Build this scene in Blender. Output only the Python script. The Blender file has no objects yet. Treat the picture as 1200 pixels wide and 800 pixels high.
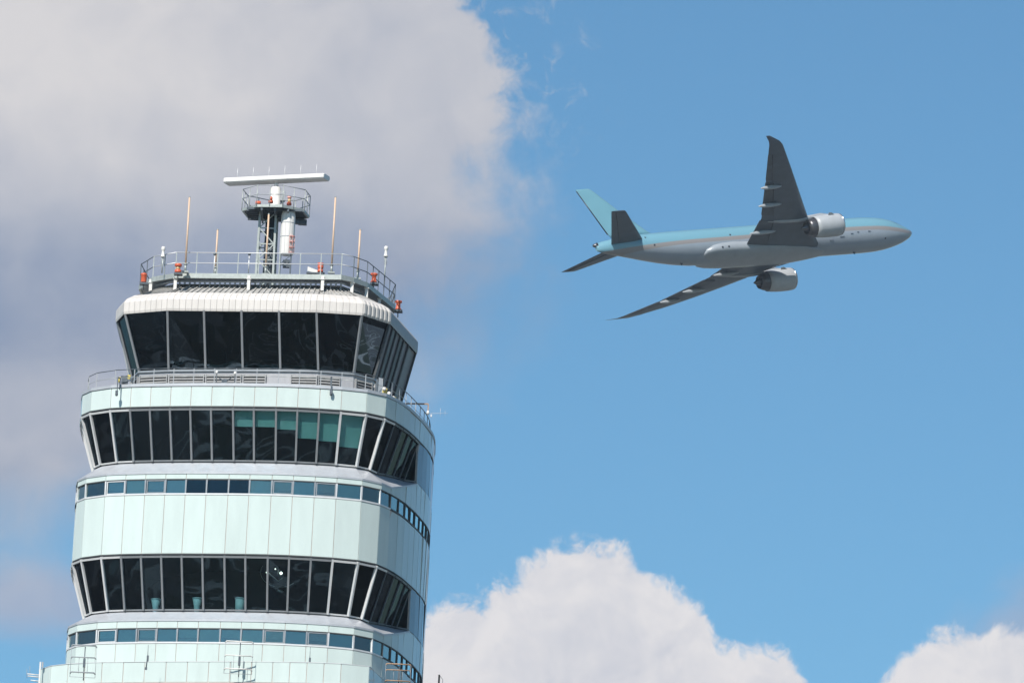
import bpy, math, random
from mathutils import Vector, Matrix
random.seed(7)
R = math.radians
S = bpy.context.scene
COL = S.collection

# ------------------------------------------------------------------ camera
PITCH, ROLL, LENS = R(12.7), R(2.9), 300.0
CAM = Vector((0, 0, 1.7))
cd = bpy.data.cameras.new('camera'); cam = bpy.data.objects.new('camera', cd); COL.objects.link(cam)
cd.sensor_width = 36; cd.lens = LENS; cd.clip_start = 1; cd.clip_end = 60000
CR = Matrix.Rotation(math.pi / 2 + PITCH, 3, 'X') @ Matrix.Rotation(ROLL, 3, 'Z')
cam.matrix_world = Matrix.Translation(CAM) @ CR.to_4x4()
S.camera = cam
FPX = LENS / 36 * 1200

def ray(x, y): return CR @ Vector(((x - 600) / FPX, -(y - 400) / FPX, -1))
def onZ(x, y, Z):
    d = ray(x, y); return CAM + d * ((Z - CAM.z) / d.z)
def onY(x, y, Y):
    d = ray(x, y); return CAM + d * ((Y - CAM.y) / d.y)

# ------------------------------------------------------------------ light
SUN_EL, SUN_LEFT = R(43), R(25)          # elevation; degrees left of the line back to the camera
sdir = Vector((-math.sin(SUN_LEFT) * math.cos(SUN_EL), -math.cos(SUN_LEFT) * math.cos(SUN_EL), math.sin(SUN_EL)))
ld = bpy.data.lights.new('sun', 'SUN'); ld.energy = 5.0; ld.angle = R(0.5); ld.color = (1, .95, .88)
sun = bpy.data.objects.new('sun', ld); COL.objects.link(sun)
sun.rotation_euler = sdir.to_track_quat('Z', 'Y').to_euler()
S.view_settings.view_transform = 'Standard'; S.view_settings.look = 'None'
S.view_settings.exposure = 0.2; S.view_settings.gamma = 1

W = bpy.data.worlds.new('World'); S.world = W; W.use_nodes = True
nt = W.node_tree; nt.nodes.clear()
def nd(t, **k):
    n = nt.nodes.new(t)
    for a, b in k.items(): setattr(n, a, b)
    return n
def put(sock, v):
    if hasattr(v, 'is_output') or isinstance(v, bpy.types.NodeSocket): nt.links.new(v, sock)
    else: sock.default_value = v
def mth(op, *a, clamp=False):
    n = nd('ShaderNodeMath', operation=op, use_clamp=clamp)
    for i, v in enumerate(a): put(n.inputs[i], v)
    return n.outputs[0]
def mixc(f, a, b, mode='MIX'):
    n = nd('ShaderNodeMix', data_type='RGBA', blend_type=mode)
    put(n.inputs[0], f); put(n.inputs[6], a); put(n.inputs[7], b)
    return n.outputs[2]
def smooth(v, a, b):
    n = nd('ShaderNodeMapRange', interpolation_type='SMOOTHSTEP')
    put(n.inputs[0], v); put(n.inputs[1], a); put(n.inputs[2], b); n.inputs[3].default_value = 0; n.inputs[4].default_value = 1
    return n.outputs[0]
def noise(vec, scale, detail, rough, dist=0.0, w=0.0):
    n = nd('ShaderNodeTexNoise', noise_dimensions='4D')
    put(n.inputs['Vector'], vec); n.inputs['W'].default_value = w; n.inputs['Scale'].default_value = scale
    n.inputs['Detail'].default_value = detail; n.inputs['Roughness'].default_value = rough; n.inputs['Distortion'].default_value = dist
    return n.outputs[0]
def curve(v, pts, lo, hi, olo, ohi):
    """piecewise curve: v in [lo,hi] -> value"""
    mr = nd('ShaderNodeMapRange'); put(mr.inputs[0], v); mr.inputs[1].default_value = lo; mr.inputs[2].default_value = hi
    fc = nd('ShaderNodeFloatCurve'); c = fc.mapping.curves[0]
    P = [((a - lo) / (hi - lo), (b - olo) / (ohi - olo)) for a, b in pts]
    c.points[0].location = P[0]; c.points[1].location = P[-1]
    for q in P[1:-1]: c.points.new(*q)
    fc.mapping.update(); nt.links.new(mr.outputs[0], fc.inputs[1])
    return mth('MULTIPLY_ADD', fc.outputs[0], ohi - olo, olo)
sky = nd('ShaderNodeTexSky', sky_type='NISHITA', sun_disc=False)
sky.sun_elevation = SUN_EL; sky.sun_rotation = math.pi + SUN_LEFT
sky.altitude = 200; sky.air_density = 1.0; sky.dust_density = 0.35; sky.ozone_density = 1.6
tc = nd('ShaderNodeTexCoord'); vec = tc.outputs['Generated']
sp = nd('ShaderNodeSeparateXYZ'); nt.links.new(vec, sp.inputs[0])
az = mth('MULTIPLY', mth('ARCTAN2', sp.outputs[0], sp.outputs[1]), 180 / math.pi)      # degrees right of north
el = mth('MULTIPLY', mth('ARCSINE', sp.outputs[2]), 180 / math.pi)
# cloud field coordinates: a tenth of a degree per 17.5 units, axes turned by the camera's roll to lie along its frame
K = 174.5
a_ = mth('MULTIPLY', az, K * math.cos(PITCH)); e_ = mth('MULTIPLY', mth('SUBTRACT', el, 12.7), K)
cu = mth('ADD', mth('MULTIPLY', a_, math.cos(ROLL)), mth('MULTIPLY', e_, math.sin(ROLL)))
cv = mth('SUBTRACT', mth('MULTIPLY', a_, math.sin(ROLL)), mth('MULTIPLY', e_, math.cos(ROLL)))
cu = mth('ADD', cu, 600); cv = mth('ADD', cv, 400)
cmb = nd('ShaderNodeCombineXYZ'); put(cmb.inputs[0], cu); put(cmb.inputs[1], cv)
UV = cmb.outputs[0]
big = mth('SUBTRACT', noise(UV, .0065, 2, .5, 0, 1.3), .5)
fine = mth('SUBTRACT', noise(UV, .013, 9, .58, .5, 4.1), .5)
wisp = mth('SUBTRACT', noise(UV, .030, 8, .62, 1.2, 7.7), .5)
# cloud one: the big bank on the left; its right-hand edge as a function of height
edge1 = curve(cv, [(-400, 380), (-100, 490), (0, 552), (60, 598), (130, 606), (200, 590), (280, 575), (360, 525), (430, 460), (520, 320), (600, 60), (900, -500)], -400, 900, -600, 700)
soft1 = curve(cv, [(-400, 40), (0, 26), (150, 40), (210, 75), (300, 110), (430, 200), (900, 260)], -400, 900, 0, 300)
d1 = mth('ADD', mth('SUBTRACT', edge1, cu), mth('ADD', mth('ADD', mth('MULTIPLY', fine, 210), mth('MULTIPLY', wisp, 70)), mth('MULTIPLY', big, 110)))
m1 = smooth(mth('DIVIDE', d1, soft1), -1.0, 1.0)
# far low wisp at the lower left
w1 = mth('MULTIPLY', smooth(cu, 330, 40), mth('SUBTRACT', 1.0, smooth(mth('ABSOLUTE', mth('ADD', mth('SUBTRACT', cv, 706), mth('MULTIPLY', fine, 60))), 8, 62)))
w1 = mth('MULTIPLY', w1, .8)
w2 = mth('MULTIPLY', smooth(cu, 420, 0), mth('SUBTRACT', 1.0, smooth(mth('ABSOLUTE', mth('ADD', mth('SUBTRACT', cv, 500), mth('MULTIPLY', fine, 150))), 30, 160)))
m1 = mth('MAXIMUM', m1, mth('MULTIPLY', w2, .8))
# clouds two and three: cumulus tops along the bottom
edge2 = curve(cu, [(-400, 1100), (200, 880), (440, 745), (520, 716), (575, 690), (610, 668), (660, 640), (715, 634), (745, 660), (790, 690), (820, 715), (850, 760), (905, 768), (945, 800), (975, 830), (1015, 812), (1050, 772), (1100, 745), (1150, 745), (1200, 735), (1400, 700)], -400, 1400, 600, 1100)
d2 = mth('ADD', mth('SUBTRACT', cv, edge2), mth('ADD', mth('MULTIPLY', fine, 100), mth('MULTIPLY', wisp, 55)))
m2 = smooth(d2, -9, 15)
d3 = mth('ADD', mth('SUBTRACT', cu, curve(cv, [(500, 1420), (640, 1270), (690, 1195), (740, 1140), (800, 1120), (900, 1100)], 500, 900, 1000, 1500)), mth('MULTIPLY', fine, 130))
m3 = mth('MULTIPLY', smooth(d3, -60, 70), .7)
# thin veil of wisps just past the edge of the big bank
veil = mth('MULTIPLY', mth('MULTIPLY', smooth(wisp, .0, .2), smooth(mth('ADD', d1, 60), -60, 40)), mth('MULTIPLY', smooth(cv, 260, 60), .5))
m1 = mth('MAXIMUM', m1, veil)
# colours
def col(r, g, b):
    f = lambda c: ((c / 255 + .055) / 1.055) ** 2.4 if c > 10 else c / 255 / 12.92
    return (f(r), f(g), f(b), 1)
CS = 8.2                                  # cloud radiance in sky units
shade1 = curve(cv, [(-400, .95), (0, .92), (90, .95), (150, .84), (230, .6), (290, .28), (350, .14), (410, .2), (480, .45), (560, .4), (900, .5)], -400, 900, 0, 1)
shade1 = mth('ADD', shade1, mth('MULTIPLY', smooth(cu, 200, 560), mth('MULTIPLY', smooth(cv, 330, 120), -.04)))
shade1 = mth('SUBTRACT', shade1, mth('MULTIPLY', mth('MULTIPLY', smooth(cu, 180, 420), smooth(cv, 330, 40)), .22))
shade1 = mth('ADD', shade1, mth('ADD', mth('MULTIPLY', big, .35), mth('MULTIPLY', fine, .45)), clamp=True)
c1 = mixc(shade1, col(132, 149, 178), col(217, 215, 217))
ofs = nd('ShaderNodeVectorMath', operation='ADD'); put(ofs.inputs[0], UV); ofs.inputs[1].default_value = (-12, -16, 0)
relief = mth('SUBTRACT', fine, mth('SUBTRACT', noise(ofs.outputs[0], .013, 9, .58, .5, 4.1), .5))
shade2 = mth('ADD', mth('ADD', .66, mth('MULTIPLY', relief, 1.7)), mth('ADD', mth('MULTIPLY', smooth(d2, 130, 0), .22), mth('MULTIPLY', big, .7)), clamp=True)
c2 = mixc(shade2, col(196, 201, 215), col(235, 233, 235))
c3 = mixc(mth('ADD', .5, mth('MULTIPLY', fine, 1.2), clamp=True), col(160, 172, 198), col(186, 190, 206))
def scl(c, k): 
    n = nd('ShaderNodeVectorMath', operation='SCALE'); put(n.inputs[0], c); n.inputs['Scale'].default_value = k; return n.outputs[0]
c1, c2, c3 = scl(c1, CS * 1.05), scl(c2, CS), scl(c3, CS)
gmn = nd('ShaderNodeGamma'); put(gmn.inputs[0], scl(sky.outputs[0], .2)); gmn.inputs[1].default_value = 1.2
blue = mixc(1.0, scl(gmn.outputs[0], 5.0), (.585, .85, .895, 1), 'MULTIPLY')
local = mixc(m3, blue, c3); local = mixc(w1, local, c3); local = mixc(m1, local, c1); local = mixc(m2, local, c2)
# the rest of the sky: scattered cumulus
gen = noise(vec, 3.2, 8, .55, .3, 2.2)
mg = mth('MULTIPLY', smooth(gen, .50, .62), smooth(sp.outputs[2], .0, .1))
rest = mixc(mth('MULTIPLY', mg, .35), blue, (3.4, 3.5, 3.8, 1))
inwin = mth('MULTIPLY', smooth(mth('ABSOLUTE', az), 9.0, 5.0), smooth(mth('ABSOLUTE', mth('SUBTRACT', el, 12)), 8.5, 5.0))
final = mixc(inwin, rest, local)
bg = nd('ShaderNodeBackground'); put(bg.inputs[0], final); bg.inputs[1].default_value = .1
ow = nd('ShaderNodeOutputWorld'); nt.links.new(bg.outputs[0], ow.inputs[0])

# ------------------------------------------------------------------ materials
def mat(name, base, rough=.5, metal=0.0, spec=.5, vary=0.0, scale=3.0, coat=0.0, streak=0.0, bump=0.0, coords='Object'):
    m = bpy.data.materials.new(name); m.use_nodes = True
    t = m.node_tree; b = t.nodes['Principled BSDF']
    b.inputs['Base Color'].default_value = (*base, 1); b.inputs['Roughness'].default_value = rough
    b.inputs['Metallic'].default_value = metal; b.inputs['Specular IOR Level'].default_value = spec
    b.inputs['Coat Weight'].default_value = coat; b.inputs['Coat Roughness'].default_value = .04
    if vary or streak:
        tcn = t.nodes.new('ShaderNodeTexCoord'); mp = t.nodes.new('ShaderNodeMapping')
        mp.inputs['Scale'].default_value = (1, 1, .18 if streak else 1)
        t.links.new(tcn.outputs[coords], mp.inputs[0])
        nz = t.nodes.new('ShaderNodeTexNoise'); nz.inputs['Scale'].default_value = scale; nz.inputs['Detail'].default_value = 6
        nz.inputs['Roughness'].default_value = .65
        t.links.new(mp.outputs[0], nz.inputs['Vector'])
        rp = t.nodes.new('ShaderNodeValToRGB'); k = vary or streak
        rp.color_ramp.elements[0].position = .3; rp.color_ramp.elements[1].position = .7
        rp.color_ramp.elements[0].color = tuple(c * (1 - k) for c in base) + (1,)
        rp.color_ramp.elements[1].color = tuple(min(1, c * (1 + k * .4)) for c in base) + (1,)
        t.links.new(nz.outputs[0], rp.inputs[0]); t.links.new(rp.outputs[0], b.inputs['Base Color'])
        if bump:
            bp = t.nodes.new('ShaderNodeBump'); bp.inputs['Strength'].default_value = bump; bp.inputs['Distance'].default_value = .05
            t.links.new(nz.outputs[0], bp.inputs['Height']); t.links.new(bp.outputs[0], b.inputs['Normal'])
    return m

def glass(name, tint, refl=1.0, wave=.0, wscale=.9, gcol=(1, 1, 1)):
    m = bpy.data.materials.new(name); m.use_nodes = True
    t = m.node_tree; t.nodes.clear()
    tr = t.nodes.new('ShaderNodeBsdfTransparent'); tr.inputs[0].default_value = (*tint, 1)
    gl = t.nodes.new('ShaderNodeBsdfGlossy'); gl.inputs['Roughness'].default_value = .01; gl.inputs[0].default_value = (*gcol, 1)
    fr = t.nodes.new('ShaderNodeFresnel'); fr.inputs[0].default_value = 1.75
    mu = t.nodes.new('ShaderNodeMath'); mu.operation = 'MULTIPLY'; mu.inputs[1].default_value = refl; mu.use_clamp = True
    mx = t.nodes.new('ShaderNodeMixShader'); o = t.nodes.new('ShaderNodeOutputMaterial')
    t.links.new(fr.outputs[0], mu.inputs[0]); t.links.new(mu.outputs[0], mx.inputs[0])
    t.links.new(tr.outputs[0], mx.inputs[1]); t.links.new(gl.outputs[0], mx.inputs[2]); t.links.new(mx.outputs[0], o.inputs[0])
    if wave:
        tcn = t.nodes.new('ShaderNodeTexCoord')
        nz = t.nodes.new('ShaderNodeTexNoise'); nz.inputs['Scale'].default_value = wscale; nz.inputs['Detail'].default_value = 1; nz.inputs['Distortion'].default_value = .8
        bp = t.nodes.new('ShaderNodeBump'); bp.inputs['Strength'].default_value = 1; bp.inputs['Distance'].default_value = wave
        t.links.new(tcn.outputs['Object'], nz.inputs['Vector']); t.links.new(nz.outputs[0], bp.inputs['Height'])
        t.links.new(bp.outputs[0], gl.inputs['Normal'])
    return m

M = {}
M['panel'] = mat('mint_glass_panel', (.55, .635, .61), .12, spec=.16, streak=.08, scale=1.1)
_t = M['panel'].node_tree; _b = _t.nodes['Principled BSDF']; _g = _t.nodes.new('ShaderNodeNewGeometry'); _m = _t.nodes.new('ShaderNodeMapRange')
_m.inputs[3].default_value = .965; _m.inputs[4].default_value = 1.025; _t.links.new(_g.outputs['Random Per Island'], _m.inputs[0])
_x = _t.nodes.new('ShaderNodeVectorMath'); _x.operation = 'SCALE'; _t.links.new(_b.inputs['Base Color'].links[0].from_socket, _x.inputs[0]); _t.links.new(_m.outputs[0], _x.inputs['Scale']); _t.links.new(_x.outputs[0], _b.inputs['Base Color'])
M['backing'] = mat('joint_backing', (.52, .46, .42), .8, vary=.2, scale=5)
M['alu'] = mat('aluminium_frame', (.31, .325, .34), .38, metal=.45, vary=.12, scale=4)
M['alu_light'] = mat('light_aluminium', (.66, .66, .66), .4, metal=.2, vary=.1, scale=4)
M['dark_seal'] = mat('dark_seal', (.05, .055, .06), .6, vary=.3, scale=6)
M['ledge'] = mat('zinc_ledge', (.46, .475, .50), .45, metal=.25, streak=.10, scale=2.5)
M['fascia'] = mat('cream_metal_fascia', (.62, .585, .55), .45, spec=.3, streak=.10, scale=2.2)
M['roof'] = mat('weathered_roof_sheet', (.42, .41, .39), .6, streak=.45, scale=3.0)
M['galv'] = mat('galvanised_steel', (.39, .42, .40), .45, metal=.3, vary=.2, scale=6)
M['dark_steel'] = mat('dark_steel', (.10, .12, .14), .5, metal=.3, vary=.25, scale=6)
M['white'] = mat('white_paint', (.72, .70, .665), .35, vary=.06, scale=5)
M['flank_glass'] = mat('grey_spandrel_glass', (.075, .085, .10), .07, spec=.35, streak=.1, scale=1.5)
M['flank'] = mat('flank_metal', (.17, .17, .195), .5, streak=.12, scale=2)
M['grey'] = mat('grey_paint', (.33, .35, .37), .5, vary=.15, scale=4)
M['louvre'] = mat('louvre_metal', (.30, .30, .30), .5, metal=.2, vary=.15, scale=4)
M['base_wall'] = mat('grey_wall_panel', (.35, .35, .365), .45, metal=.1, streak=.12, scale=3)
M['orange'] = mat('signal_orange', (.62, .12, .055), .4, vary=.12, scale=8)
M['amber'] = mat('amber_lens', (.60, .42, .22), .25, vary=.1, scale=8)
M['tan'] = mat('tan_fibreglass', (.66, .47, .33), .5, vary=.08, scale=6)
M['bolt_red'] = mat('red_cage_paint', (.66, .34, .30), .5, vary=.1, scale=8)
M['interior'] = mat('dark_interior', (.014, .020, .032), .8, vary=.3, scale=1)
M['desk'] = mat('console_grey', (.16, .17, .18), .6, vary=.3, scale=2)
M['blind'] = mat('teal_blind', (.42, .68, .64), .7, vary=.06, scale=2)
M['pale_blind'] = mat('pale_blind', (.60, .68, .64), .7, vary=.1, scale=1)
M['bin'] = mat('pale_blue_plastic', (.55, .70, .76), .5, vary=.05, scale=3)
M['pink'] = mat('pale_pink_coping', (.72, .60, .54), .6, vary=.1, scale=2)
M['concrete'] = mat('pale_concrete', (.42, .41, .39), .8, vary=.2, scale=.6, bump=.3)
M['glass'] = glass('tinted_glass', (.70, .82, .82), .5, .022, .42, (.60, .82, 1))
M['cab_glass'] = glass('cab_glass', (.30, .40, .42), .5, .075, .40, (.60, .82, 1))
M['side_glass'] = glass('side_tinted_glass', (.12, .15, .17), .30, .015, .4, (.66, .84, 1))
M['strip_glass'] = glass('blue_strip_glass', (.62, .74, .74), 2.4, .012, .6, (.86, 1, .96))
M['lamp_glow'] = mat('lit_lamp', (.9, .9, .85), .3, vary=.02)
_b = M['lamp_glow'].node_tree.nodes['Principled BSDF']; _b.inputs['Emission Color'].default_value = (1, .95, .85, 1); _b.inputs['Emission Strength'].default_value = 3

# ------------------------------------------------------------------ mesh helpers
class MB:
    def __init__(s): s.v = []; s.f = []; s.sm = []
    def face(s, pts, smooth=False):
        n = len(s.v); s.v += [tuple(p) for p in pts]; s.f.append(tuple(range(n, n + len(pts)))); s.sm.append(smooth)
    def box8(s, P):
        n = len(s.v); s.v += [tuple(p) for p in P]
        for q in ((0, 3, 2, 1), (4, 5, 6, 7), (0, 1, 5, 4), (1, 2, 6, 5), (2, 3, 7, 6), (3, 0, 4, 7)):
            s.f.append(tuple(n + i for i in q)); s.sm.append(False)
    def box(s, c, sz, rz=0.0, m=None):
        x, y, z = (k / 2 for k in sz); mt = m or Matrix.Rotation(rz, 3, 'Z'); c = Vector(c)
        s.box8([c + mt @ Vector(p) for p in ((-x, -y, -z), (x, -y, -z), (x, y, -z), (-x, y, -z), (-x, -y, z), (x, -y, z), (x, y, z), (-x, y, z))])
    def slab(s, a, b, c, d, t):
        """outer quad a,b (bottom, left to right seen from outside), c,d (top right, top left); thickness t inwards"""
        a, b, c, d = map(Vector, (a, b, c, d)); n = (b - a).cross(d - a).normalized() * t
        s.box8([a, b, b - n, a - n, d, c, c - n, d - n])
    def beam(s, p, q, w, h, up=(0, 0, 1)):
        p, q = Vector(p), Vector(q); d = (q - p)
        if d.length < 1e-6: return
        d.normalize(); u = Vector(up)
        if abs(d.dot(u)) > .98: u = Vector((0, 1, 0))
        x = d.cross(u).normalized() * w / 2; y = x.cross(d).normalized() * h / 2
        s.box8([p - x - y, p + x - y, p + x + y, p - x + y, q - x - y, q + x - y, q + x + y, q - x + y])
    def tube(s, p, q, r, r2=None, n=8, caps=True):
        p, q = Vector(p), Vector(q); r2 = r if r2 is None else r2; d = (q - p).normalized()
        u = Vector((1, 0, 0)) if abs(d.x) < .9 else Vector((0, 1, 0))
        x = d.cross(u).normalized(); y = d.cross(x); b = len(s.v)
        for k in range(n):
            a = 2 * math.pi * k / n; o = x * math.cos(a) + y * math.sin(a)
            s.v.append(tuple(p + o * r)); s.v.append(tuple(q + o * r2))
        for k in range(n):
            i, j = b + 2 * k, b + 2 * ((k + 1) % n); s.f.append((i, i + 1, j + 1, j)); s.sm.append(True)
        if caps:
            s.f.append(tuple(b + 2 * k for k in range(n))); s.sm.append(False)
            s.f.append(tuple(b + 2 * k + 1 for k in reversed(range(n)))); s.sm.append(False)
    def lathe(s, base, prof, n=20, axis=(0, 0, 1)):
        """prof: list of (radius, height)"""
        base = Vector(base); d = Vector(axis).normalized(); u = Vector((1, 0, 0)) if abs(d.x) < .9 else Vector((0, 1, 0))
        x = d.cross(u).normalized(); y = d.cross(x); b = len(s.v); m = len(prof)
        for k in range(n):
            a = 2 * math.pi * k / n; o = x * math.cos(a) + y * math.sin(a)
            for (r, h) in prof: s.v.append(tuple(base + o * max(r, .0005) + d * h))
        for k in range(n):
            k2 = (k + 1) % n
            for j in range(m - 1):
                s.f.append((b + k * m + j, b + k * m + j + 1, b + k2 * m + j + 1, b + k2 * m + j)); s.sm.append(True)
        s.f.append(tuple(b + k * m for k in range(n))); s.sm.append(False)
        s.f.append(tuple(b + k * m + m - 1 for k in reversed(range(n)))); s.sm.append(False)
    def loft(s, rings, caps=True, smooth=True):
        b = len(s.v); n = len(rings[0])
        for r in rings: s.v += [tuple(p) for p in r]
        for i in range(len(rings) - 1):
            for k in range(n):
                k2 = (k + 1) % n
                s.f.append((b + i * n + k, b + i * n + k2, b + (i + 1) * n + k2, b + (i + 1) * n + k)); s.sm.append(smooth)
        if caps:
            s.f.append(tuple(b + k for k in reversed(range(n)))); s.sm.append(False)
            e = b + (len(rings) - 1) * n; s.f.append(tuple(e + k for k in range(n))); s.sm.append(False)
    def build(s, name, m, parent=None, normals=True, bevel=0.0):
        me = bpy.data.meshes.new(name); me.from_pydata(s.v, [], s.f); me.update()
        me.polygons.foreach_set('use_smooth', s.sm)
        me.materials.append(M[m] if isinstance(m, str) else m)
        if normals:
            import bmesh
            bm = bmesh.new(); bm.from_mesh(me); bmesh.ops.recalc_face_normals(bm, faces=bm.faces); bm.to_mesh(me); bm.free()
        o = bpy.data.objects.new(name, me); COL.objects.link(o)
        if parent:
            o.parent = parent
            o.matrix_parent_inverse = Matrix.Translation(-parent.location) if parent.type == 'EMPTY' and parent.get('_abs') else Matrix.Identity(4)
        return o

def tag(o, label=None, cat=None, group=None, kind=None):
    for k, v in (('label', label), ('category', cat), ('group', group), ('kind', kind)):
        if v: o[k] = v
    return o
def thing(name, loc, label, cat, group=None, rz=0.0):
    o = bpy.data.objects.new(name, None); o.location = loc; o.rotation_euler.z = rz; COL.objects.link(o)
    o.empty_display_size = .2
    return tag(o, label, cat, group)
def copy_tree(o, parent=None):
    c = o.copy(); COL.objects.link(c); c.parent = parent
    if parent: c.matrix_parent_inverse = o.matrix_parent_inverse.copy()
    for ch in list(o.children): copy_tree(ch, c)
    return c

# ------------------------------------------------------------------ ground
gm = bpy.data.materials.new('airfield_ground'); gm.use_nodes = True
t = gm.node_tree; b = t.nodes['Principled BSDF']; b.inputs['Roughness'].default_value = .9
tcn = t.nodes.new('ShaderNodeTexCoord'); mp = t.nodes.new('ShaderNodeMapping'); mp.inputs['Rotation'].default_value = (0, 0, .35)
vz = t.nodes.new('ShaderNodeTexVoronoi'); vz.inputs['Scale'].default_value = .011
nz = t.nodes.new('ShaderNodeTexNoise'); nz.inputs['Scale'].default_value = .03; nz.inputs['Detail'].default_value = 8
rp = t.nodes.new('ShaderNodeValToRGB'); rp.color_ramp.interpolation = 'CONSTANT'
for i, (p_, c_) in enumerate([(0, (.04, .048, .035)), (.3, (.10, .10, .10)), (.5, (.045, .055, .038)), (.68, (.19, .19, .185)), (.82, (.05, .05, .052))]):
    e = rp.color_ramp.elements[i] if i < 2 else rp.color_ramp.elements.new(p_)
    e.position = p_; e.color = (*c_, 1)
sx = t.nodes.new('ShaderNodeSeparateColor'); mxn = t.nodes.new('ShaderNodeMix'); mxn.data_type = 'RGBA'; mxn.blend_type = 'OVERLAY'; mxn.inputs[0].default_value = .4
t.links.new(tcn.outputs['Object'], mp.inputs[0]); t.links.new(mp.outputs[0], vz.inputs['Vector']); t.links.new(mp.outputs[0], nz.inputs['Vector'])
t.links.new(vz.outputs['Color'], sx.inputs[0]); t.links.new(sx.outputs[0], rp.inputs[0])
ve = t.nodes.new('ShaderNodeTexVoronoi'); ve.feature = 'DISTANCE_TO_EDGE'; ve.inputs['Scale'].default_value = .028
lt = t.nodes.new('ShaderNodeMath'); lt.operation = 'LESS_THAN'; lt.inputs[1].default_value = .028
vf = t.nodes.new('ShaderNodeTexVoronoi'); vf.inputs['Scale'].default_value = .07
lf = t.nodes.new('ShaderNodeMath'); lf.operation = 'LESS_THAN'; lf.inputs[1].default_value = .22
mxa = t.nodes.new('ShaderNodeMix'); mxa.data_type = 'RGBA'; mxa.inputs[7].default_value = (.40, .40, .39, 1)
mxx = t.nodes.new('ShaderNodeMath'); mxx.operation = 'MAXIMUM'
t.links.new(mp.outputs[0], ve.inputs['Vector']); t.links.new(mp.outputs[0], vf.inputs['Vector']); t.links.new(ve.outputs[0], lt.inputs[0]); t.links.new(vf.outputs[0], lf.inputs[0])
t.links.new(lt.outputs[0], mxx.inputs[0]); mxx.inputs[1].default_value = 0; t.links.new(mxx.outputs[0], mxa.inputs[0])
t.links.new(rp.outputs[0], mxa.inputs[6]); t.links.new(mxa.outputs[2], mxn.inputs[6]); t.links.new(nz.outputs[0], mxn.inputs[7]); t.links.new(mxn.outputs[2], b.inputs['Base Color'])
g = MB(); nseg = 96
ringp = [(math.cos(2 * math.pi * k / nseg) * 6000, 400 + math.sin(2 * math.pi * k / nseg) * 6000, 0) for k in range(nseg)]
g.face(ringp); tag(g.build('ground', gm), kind='structure')

# ------------------------------------------------------------------ control tower: plans
def catmull(pts, n=12):
    out = []
    for i in range(1, len(pts) - 2):
        p0, p1, p2, p3 = (Vector(p) for p in pts[i - 1:i + 3])
        for k in range(n):
            u = k / n
            out.append(.5 * ((2 * p1) + (-p0 + p2) * u + (2 * p0 - 5 * p1 + 4 * p2 - p3) * u * u + (-p0 + 3 * p1 - 3 * p2 + p3) * u ** 3))
    out.append(Vector(pts[-2])); return out
def resample(poly, step):
    L = [0]
    for a, c in zip(poly, poly[1:]): L.append(L[-1] + (c - a).length)
    n = max(1, round(L[-1] / step)); out = []
    for k in range(n + 1):
        d = L[-1] * k / n; i = max(j for j in range(len(L)) if L[j] <= d + 1e-9); i = min(i, len(poly) - 2)
        out.append(poly[i].lerp(poly[i + 1], (d - L[i]) / (L[i + 1] - L[i])))
    return out
FRONT = [(-22.17, 434.48), (-21.69, 433.43), (-20.62, 432.46), (-19.57, 431.95), (-18.53, 431.58), (-17.48, 431.25), (-16.42, 430.96), (-15.34, 430.71),
         (-14.20, 430.45), (-13.12, 430.25), (-11.97, 430.06), (-10.87, 429.97), (-9.75, 429.97), (-8.63, 430.05), (-7.33, 430.36), (-6.37, 431.15)]
BACK = [(-7.33, 430.36), (-6.37, 431.15), (-5.70, 432.55), (-5.12, 434.3), (-4.62, 436.5), (-4.15, 438.9), (-3.88, 441), (-3.82, 443.5), (-3.95, 446.5), (-4.9, 450.2), (-7.1, 453.6),
        (-10.7, 455.8), (-15, 455.4), (-19.2, 452.2), (-21.4, 447), (-22.15, 442), (-22.33, 437.6), (-22.17, 434.48), (-21.69, 433.43)]
FR = [Vector(p) for p in FRONT]
bk = resample(catmull(BACK), 1.17)
P = FR + bk[1:-1]                       # closed plan, counter-clockwise seen from above... left to right along the front
NP = len(P); NF = len(FR)
def normals(pl, closed=True):
    out = []; n = len(pl)
    for i in range(n):
        a = pl[i - 1] if (closed or i > 0) else pl[i]; c = pl[(i + 1) % n] if (closed or i < n - 1) else pl[i]
        d = (c - a).normalized(); out.append(Vector((d.y, -d.x)))
    return out
PN = normals(P)
def off(pl, nn, d): return [p + n * d for p, n in zip(pl, nn)]
def v3(p, z): return Vector((p.x, p.y, z))

tower = thing('control_tower', (-13, 441, 0), 'tall airport control tower in pale mint panels with slanted dark window bands and glazed cab', 'control tower')
tower['_abs'] = 1
bpy.context.view_layer.update()

# bays of the notch: up to where the window band runs out on the right-hand flank, and round to the back on the left
iR = min(range(NF, NF + 12), key=lambda i: abs(P[i].y - 436.3)) 
iL = next(i for i in range(NP - 1, 0, -1) if P[i].y > 446)          # going round the left from the front
idx_notch = list(range(iL, NP)) + list(range(0, iR + 1))             # vertex indices, left to right
iK = min(range(NF - 1, NF + 6), key=lambda i: abs(P[i].y - 432.3))   # where the ledge edge starts to rise
flush = list(range(iR, iL + 1))

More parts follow.
